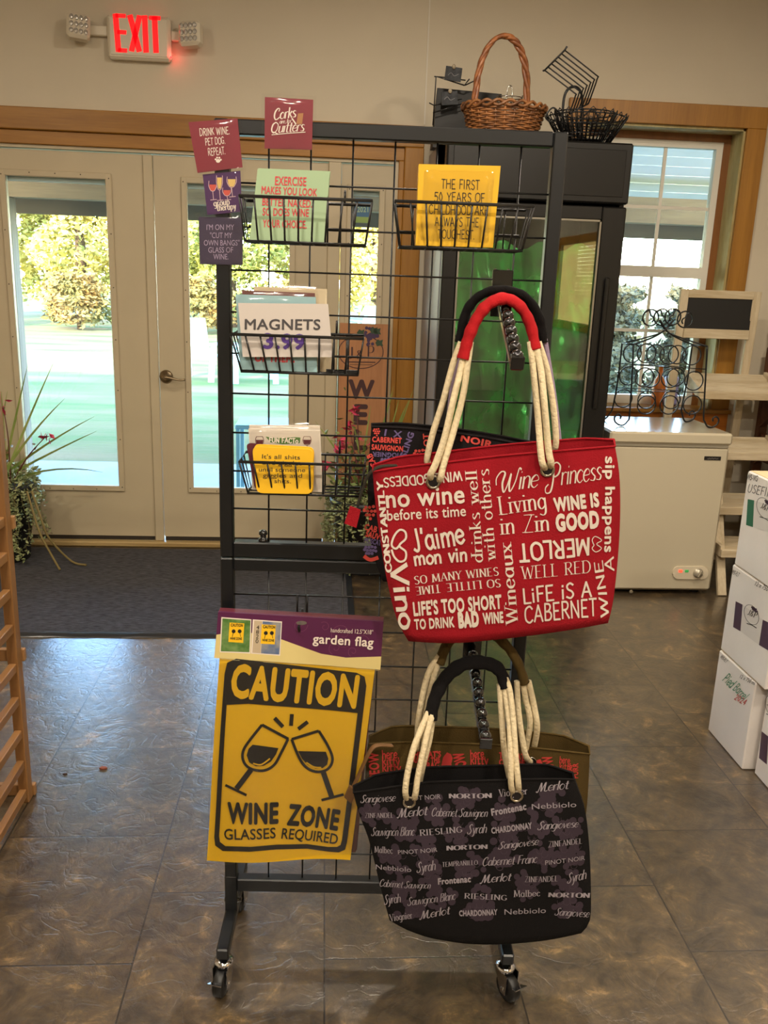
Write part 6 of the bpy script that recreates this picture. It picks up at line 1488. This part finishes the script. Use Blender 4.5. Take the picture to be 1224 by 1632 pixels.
for Y, (a, b_) in ((y0, ((300, 470), (806, 482))), (y1, ((222, 462), (704, 470)))):
    A = bp3(*a, Y); B = bp3(*b_, Y); mid = (A + B) / 2; pk = bp3(520, 380, (y0 + y1) / 2)
    m.tube(crv([A, A.lerp(pk, .55) + Vector((0, 0, -.004)), Vector((mid.x - .01, (y0 + y1) / 2, pk.z)), Vector((mid.x + .035, (y0 + y1) / 2, pk.z + .055))], 6), .0042, 6); m.tube(crv([B, B.lerp(pk, .55) + Vector((0, 0, -.004)), Vector((mid.x + .01, (y0 + y1) / 2, pk.z)), Vector((mid.x - .035, (y0 + y1) / 2, pk.z + .055))], 6), .0042, 6); tops.append((A, B))
for k2 in (0, 1): m.tube([tops[0][k2], tops[1][k2]], .004, 6)
m.build('crown_frame', WIREM, wr)
for k2, (x, y) in enumerate(((418, 285), (495, 282), (570, 280), (655, 298))):
    c0 = bp3(x, y, (y0 + y1) / 2 + (.012 if k2 % 2 else -.012)); R = .040; s = -1 if k2 < 2 else 1
    m = MB(); m.tube([c0 + Vector((s * (R - .010 * max(0, i - 22) / 6) * cos(i * .28 + .6), 0, (R - .010 * max(0, i - 22) / 6) * sin(i * .28 + .6))) for i in range(26)] + [c0 + Vector((s * .016 * cos(7.9 + i * .5), 0, .016 * sin(7.9 + i * .5) - .008)) for i in range(6)], .004, 6); m.build('scroll', WIREM, wr)
for Y, cs in ((y0, ((390, 530), (545, 540), (700, 545), (375, 695), (555, 700), (715, 720), (390, 885), (545, 885), (705, 885))), (y1, ((292, 530), (450, 535), (600, 540), (265, 685), (420, 700), (590, 695), (230, 840), (390, 850), (560, 850)))):
    for x, y in cs:
        c0 = bp3(x, y, Y); m = MB(); m.torus(c0, .0465, .0034, (0, 1, 0), 28, 6); m.build('bottle_ring', WIREM, wr)
for Y in (y0, y1):
    for xa, ya, xb, yb_ in (((300, 610, 800, 640) if Y == y0 else (205, 600, 690, 625)), ((285, 790, 790, 800) if Y == y0 else (175, 765, 660, 790))): m = MB(); m.tube([bp3(xa, ya, Y), bp3(xb, yb_, Y)], .0024, 6); m.build('cross_rod', WIREM, wr)

# ------------------------------------------------------------------ things on the window sill
zs_ = WZ0 + .005
q = at_y(1052, 600, 4.83); m = MB(); m.lathe([(.030, 0), (.034, .03), (.038, .10), (.030, .14), (.014, .17), (.013, .22), (.016, .225)], (q.x, 4.83, zs_), 20); o = m.build('amber_bottle', mat('amber_ceramic', (206, 112, 40), .35)); tag(o, 'orange bottle on the window sill seen through the scroll rack', 'bottle')
q = at_y(1072, 605, 4.85); m = MB(); m.box((q.x - .035, 4.83, zs_), (q.x + .035, 4.89, zs_ + .165), .008); o = m.build('lavender_tin', mat('lavender_tin', (150, 146, 196), .4)); tag(o, 'pale lavender tin on the window sill right of the orange bottle', 'tin')
m = MB(); m.box((q.x - .020, 4.845, zs_ + .165), (q.x + .020, 4.875, zs_ + .195), .004); m.build('cap', mat('tin_cap', (222, 214, 220), .4), o)

# ------------------------------------------------------------------ white ladder shelf with chalkboard
WW = wood('whitewash', (214, 200, 172), (178, 158, 124), (.5, 5, 5), .7); WWV = wood('whitewash_upright', (214, 200, 172), (178, 158, 124), (5, 5, .5), .7)
kl = crop(1060, 440, 6.275)
YT = 4.60
ls = thing('ladder_shelf', (2.1, 4.2, 0), 'whitewashed wooden ladder shelf with a chalkboard top, in the corner right of the freezer', 'shelf')
lx0 = at_y(1084, 470, YT).x; lx1 = at_y(1213, 470, YT).x; lz = at_y(1150, 463, YT).z
for x in (lx0, lx1 - .045): m = MB(); m.bar((x + .022, YT + .07, 0), (x + .022, YT, lz), .045, .022, up=(0, 1, 0), bev=.002); m.build('rear_upright', WWV, ls)
for (ya, yb_, ) in ((463, 476), (525, 540)):
    za = at_y(1150, ya, YT).z; zb = at_y(1150, yb_, YT).z; m = MB(); m.box((lx0 + .04, YT - .012, zb), (lx1 - .04, YT + .012, za), .002); m.build('crossbar', WW, ls)
cz0 = at_y(1150, 527, YT).z; cz1 = at_y(1150, 475, YT).z
MB().box((lx0 + .04, YT - .004, cz0), (lx1 - .04, YT + .006, cz1)).build('chalkboard', mat('chalkboard', (20, 18, 16), .6), ls)
shelves = ((598, 626, 4.40), (698, 722, 4.28), (788, 809, 4.18), (857, 877, 4.08))   # trays tip forwards
for i, (pb, pf, Yf) in enumerate(shelves):
    Yb = Yf + .20; zf = at_y(1180, pf, Yf).z; zb = at_y(1180, pb, Yb).z; xa = at_y(1112, 632, 4.40).x if i == 0 else 2.03; xb = 2.41
    m = MB(); nb = 3
    for k2 in range(nb):
        f0, f1 = k2 / nb, (k2 + .92) / nb; ya, yb_ = Yf + (Yb - Yf) * f0, Yf + (Yb - Yf) * f1; za, zc = zf + (zb - zf) * f0, zf + (zb - zf) * f1
        m.hexa([(xa + .02, ya, za - .012), (xb - .02, ya, za - .012), (xb - .02, yb_, zc - .012), (xa + .02, yb_, zc - .012), (xa + .02, ya, za), (xb - .02, ya, za), (xb - .02, yb_, zc), (xa + .02, yb_, zc)])
    m.build('shelf_slats', WW, ls)
    MB().box((xa, Yf - .018, zf - .036), (xb, Yf, zf + .006), .003).build('shelf_front', WW, ls)
    for x in (xa, xb - .02): MB().hexa([(x, Yf, zf - .035), (x + .02, Yf, zf - .035), (x + .02, Yb, zb - .035), (x, Yb, zb - .035), (x, Yf, zf + .02), (x + .02, Yf, zf + .02), (x + .02, Yb, zb + .02), (x, Yb, zb + .02)]).build('shelf_side', WW, ls)
    MB().box((xa, Yb, zb - .03), (xb, Yb + .018, zb + .004), .003).build('shelf_back', WW, ls)
m = MB(); m.bar((2.40, 4.06, 0), (2.40, 4.50, 1.10), .022, .045, up=(1, 0, 0), bev=.002); m.build('front_upright', WWV, ls)
m = MB(); m.bar((2.06, 4.06, 0), (2.06, 4.30, .60), .022, .045, up=(1, 0, 0), bev=.002); m.build('front_upright', WWV, ls)
# brown lattice rack in the corner
LT = wood('lattice_brown', (104, 58, 28), (74, 40, 20), (3, 3, 3), .5); q0 = at_y(1222, 560, 4.35)
lt = thing('lattice_rack', (2.50, 4.3, 0), 'dark brown wooden lattice rack against the right wall behind the ladder shelf', 'rack')
for z0, z1 in ((.0, 1.22),):
    for y in (4.05, 4.68): m = MB(); m.box((2.44, y - .02, z0), (2.49, y + .02, z1), .003); m.build('upright', LT, lt)
    for z in (.08, .62, 1.19): m = MB(); m.box((2.442, 4.07, z - .02), (2.488, 4.66, z + .02), .003); m.build('rail', LT, lt)
for k2 in range(5):
    for s in (1, -1):
        z = .16 + k2 * .21; m = MB(); m.bar((2.452 + .012 * (s > 0), 4.08, z if s > 0 else z + .38), (2.452 + .012 * (s > 0), 4.65, z + .38 if s > 0 else z), .010, .035, up=(1, 0, 0)); m.build('lattice_slat', LT, lt)

# ------------------------------------------------------------------ white wine cartons at the right
CAR = mat('white_carton', (222, 216, 212), .75, var=.06, vscale=5, bump=.06, bscale=60); TAN = mat('carton_edge', (206, 184, 144), .8)
LAB = mat('label_white', (206, 200, 196), .5); LPU = mat('label_plum', (66, 36, 56), .5); LGR = mat('label_green', (28, 92, 60), .5); MARKB = mat('marker_black', (40, 38, 40), .6); MARKG = mat('marker_green', (62, 140, 108), .6); MARKR = mat('marker_red', (196, 66, 70), .6)
kc = crop(1120, 700, 2.913)
def carton(x0, x1, ya, yb_, z0, z1, label, marks, flap=False):
    m = MB(); m.box((x0, ya, z0), (x1, yb_, z1), .004); o = m.build('wine_carton', CAR); tag(o, label, 'box', 'white wine cartons')
    S = Surf((x0, yb_, z0), (0, -1, 0), (0, 0, 1)); fl = MB()
    if flap: fl.hexa([(x0 + .01, ya, z1), (x1, ya, z1), (x1, ya + .005, z1), (x0 + .01, ya + .005, z1), (x0 + .10, ya - .03, z1 + .08), (x1, ya - .03, z1 + .08), (x1, ya - .025, z1 + .08), (x0 + .10, ya - .025, z1 + .08)]); fl.build('flap', TAN, o)
    m = MB(); m.box((x0 + .006, ya + .004, z1 - .0005), (x1 - .004, yb_ - .006, z1 + .0018)); m.build('top_face', TAN, o)
    for nm, mt, fn in marks:
        t = MB(); fn(t, S); t.build(nm, mt, o)
    return o
def lab(px0, px1, px2, px3): return lambda t, S: poly_px(t, S, [px0, px1, px2, px3], kc, .0008)
def emblem(cx_, cy_, r_, ry_):
    def f_(t, S):
        pen(t, S, [(cx_ + r_ * cos(a * pi / 10), cy_ + ry_ * sin(a * pi / 10) + .45 * r_ * cos(a * pi / 10)) for a in range(20)], .6, kc, .0016, closed=True)
        write(t, S, 'J&P', (cx_ - 20, cy_ - 2), (cx_ + 20, cy_ + 16), 26, 'serif', kc, .0016); pen(t, S, [(cx_ - 22, cy_ + 40), (cx_ - 8, cy_ + 44), (cx_ + 6, cy_ + 50), (cx_ + 24, cy_ + 62)], 1.2, kc, .0016)
    return f_
def grp_(cx_, cy_):
    def f_(t, S):
        for a, b_ in ((0, 0), (6, 3), (12, 8), (3, 8), (9, 13), (15, 18), (18, 10), (22, 20)): disc_px(t, S, (cx_ + a, cy_ + b_), 5, kc, .0022, 8)
    return f_
P1 = at_z(1127, 1163, 0); P2 = at_z(1183.5, 1227, 0); BX = 1.384
carton(BX, 1.72, P2.y, P1.y, 0.0, .308, 'white wine carton on the floor at the bottom of the left stack, green handwriting', [
    ('stamp', MARKB, lambda t, S: (write(t, S, 'W5-FLT', (80, 1012), (108, 1040), 16, 'sans', kc, .001), write(t, S, '12 x 750 ml', (172, 1108), (240, 1142), 18, 'sans', kc, .001))),
    ('green_writing', MARKG, lambda t, S: (write(t, S, 'Pied', (92, 1118), (130, 1155), 44, 'hand:.1', kc, .001), write(t, S, 'Barrel', (140, 1160), (190, 1212), 40, 'hand:.1', kc, .001))),
    ('red_writing', MARKR, lambda t, S: write(t, S, '2024', (146, 1206), (196, 1234), 26, 'hand:.12', kc, .001))])
zb2 = .312
carton(BX + .001, 1.70, 2.372, 2.684, zb2, .622, 'white wine carton in the middle of the left stack, plum coloured label', [
    ('stamp', MARKB, lambda t, S: (write(t, S, 'W5-FLT', (132, 622), (166, 640), 20, 'sans', kc, .001), write(t, S, '12 x 750', (242, 678), (300, 706), 22, 'sans', kc, .001))),
    ('label_side', LPU, lab((154, 752), (186, 768), (176, 892), (142, 872))), ('label_side', LPU, lab((280, 838), (330, 862), (320, 990), (262, 955))),
    ('label_panel', LAB, lab((186, 768), (280, 838), (262, 955), (176, 892))), ('emblem', MARKB, emblem(228, 815, 34, 44)), ('grape_mark', LPU, grp_(232, 780))])
carton(BX, 1.74, 2.30, 2.672, .6255, .945, 'white wine carton on top of the left stack, green label and black handwriting', [
    ('stamp', MARKB, lambda t, S: write(t, S, 'W5-VG', (203, 186), (254, 196), 26, 'sans', kc, .001)),
    ('writing', MARKB, lambda t, S: write(t, S, 'USEFIRST', (208, 244), (360, 280), 38, 'hand:.07', kc, .001)),
    ('label_side', LGR, lab((210, 278), (240, 284), (234, 408), (202, 398))), ('label_panel', LAB, lab((240, 284), (350, 320), (344, 444), (234, 408))), ('emblem', MARKB, emblem(288, 320, 36, 46)), ('grape_mark', LPU, grp_(294, 285))], True)
P4 = at_z(1200.7, 1231, 0)
carton(P4.x, 1.78, 2.06, P4.y - .004, 0.0, .312, 'white wine carton on the floor right of the left stack, plum label at its edge', [
    ('label_side', LPU, lab((274, 1355), (305, 1380), (298, 1510), (262, 1480))), ('emblem', MARKB, emblem(318, 1235, 26, 44))])
carton(P4.x + .012, 1.78, 2.05, 2.367, .316, .620, 'white wine carton at the right frame edge, upper of the right hand stack', [
    ('stamp', MARKB, lambda t, S: write(t, S, 'W5-FLT', (316, 800), (350, 825), 20, 'sans', kc, .001))])

# ------------------------------------------------------------------ slatted wooden rack at the left edge
OK_ = wood('rack_oak', (122, 84, 44), (150, 108, 64), (4, 4, .5), .5); OKH = wood('rack_oak_slat', (122, 84, 44), (150, 108, 64), (4, .5, 4), .5); OKX = wood('rack_oak_rail', (132, 94, 52), (158, 116, 72), (.5, 4, 4), .5)
so = thing('slatted_rack', (-1.05, 2.2, 0), 'light wooden slatted shop rack cut off by the left edge of the photo', 'rack')
rx = -.845; ry0, ry1 = 1.86, 2.29
for y in (ry0, ry1):
    for x in (rx, rx - .40): m = MB(); m.box((x - .014, y - .018, 0), (x + .014, y + .018, 1.19), .002); m.build('post', OK_, so)
for k2 in range(9):
    z = at_y(22, 886, ry1).z - .075 * (k2 - 1); z = at_y(*((20, 886), (24, 945), (28, 1001), (31, 1063), (34, 1116), (38, 1169), (42, 1217), (46, 1263), (18, 830))[k2], ry1 - .02).z
    for x in (rx, rx - .40): m = MB(); m.box((x - .010, ry0 + .018, max(z - .016, .01)), (x + .010, ry1 - .018, max(z + .010, .035)), .002); m.build('slat', OKH, so)
for py_ in (832, 1042, 1256):
    z = at_y(30, py_, ry1 + .03).z
    for y in (ry1 + .027, ry0 - .027): m = MB(); m.box((rx - .41, y - .009, z - .018), (rx + .02, y + .009, z + .018), .002); m.build('cross_rail', OKX, so)
# bits dropped on the floor
for (x, y, s, mt, lab_) in ((165, 1225, .012, mat('rust_chip', (128, 70, 52), .7), 'small rust coloured leaf fragment on the floor left of the flag'), (104, 1234, .007, mat('dark_chip', (52, 34, 26), .7), 'tiny dark crumb on the floor beside the slatted rack foot')):
    p = at_z(x, y, 0); m = MB(); m.prism([p + Vector((-s, -.3 * s, .0005)), p + Vector((0, -s * .7, .0005)), p + Vector((s, -.2 * s, .0005)), p + Vector((s * .5, s * .6, .0005)), p + Vector((-s * .6, s * .5, .0005))], (0, 0, s * .35)); tag(m.build('floor_crumb', mt), lab_, 'debris')
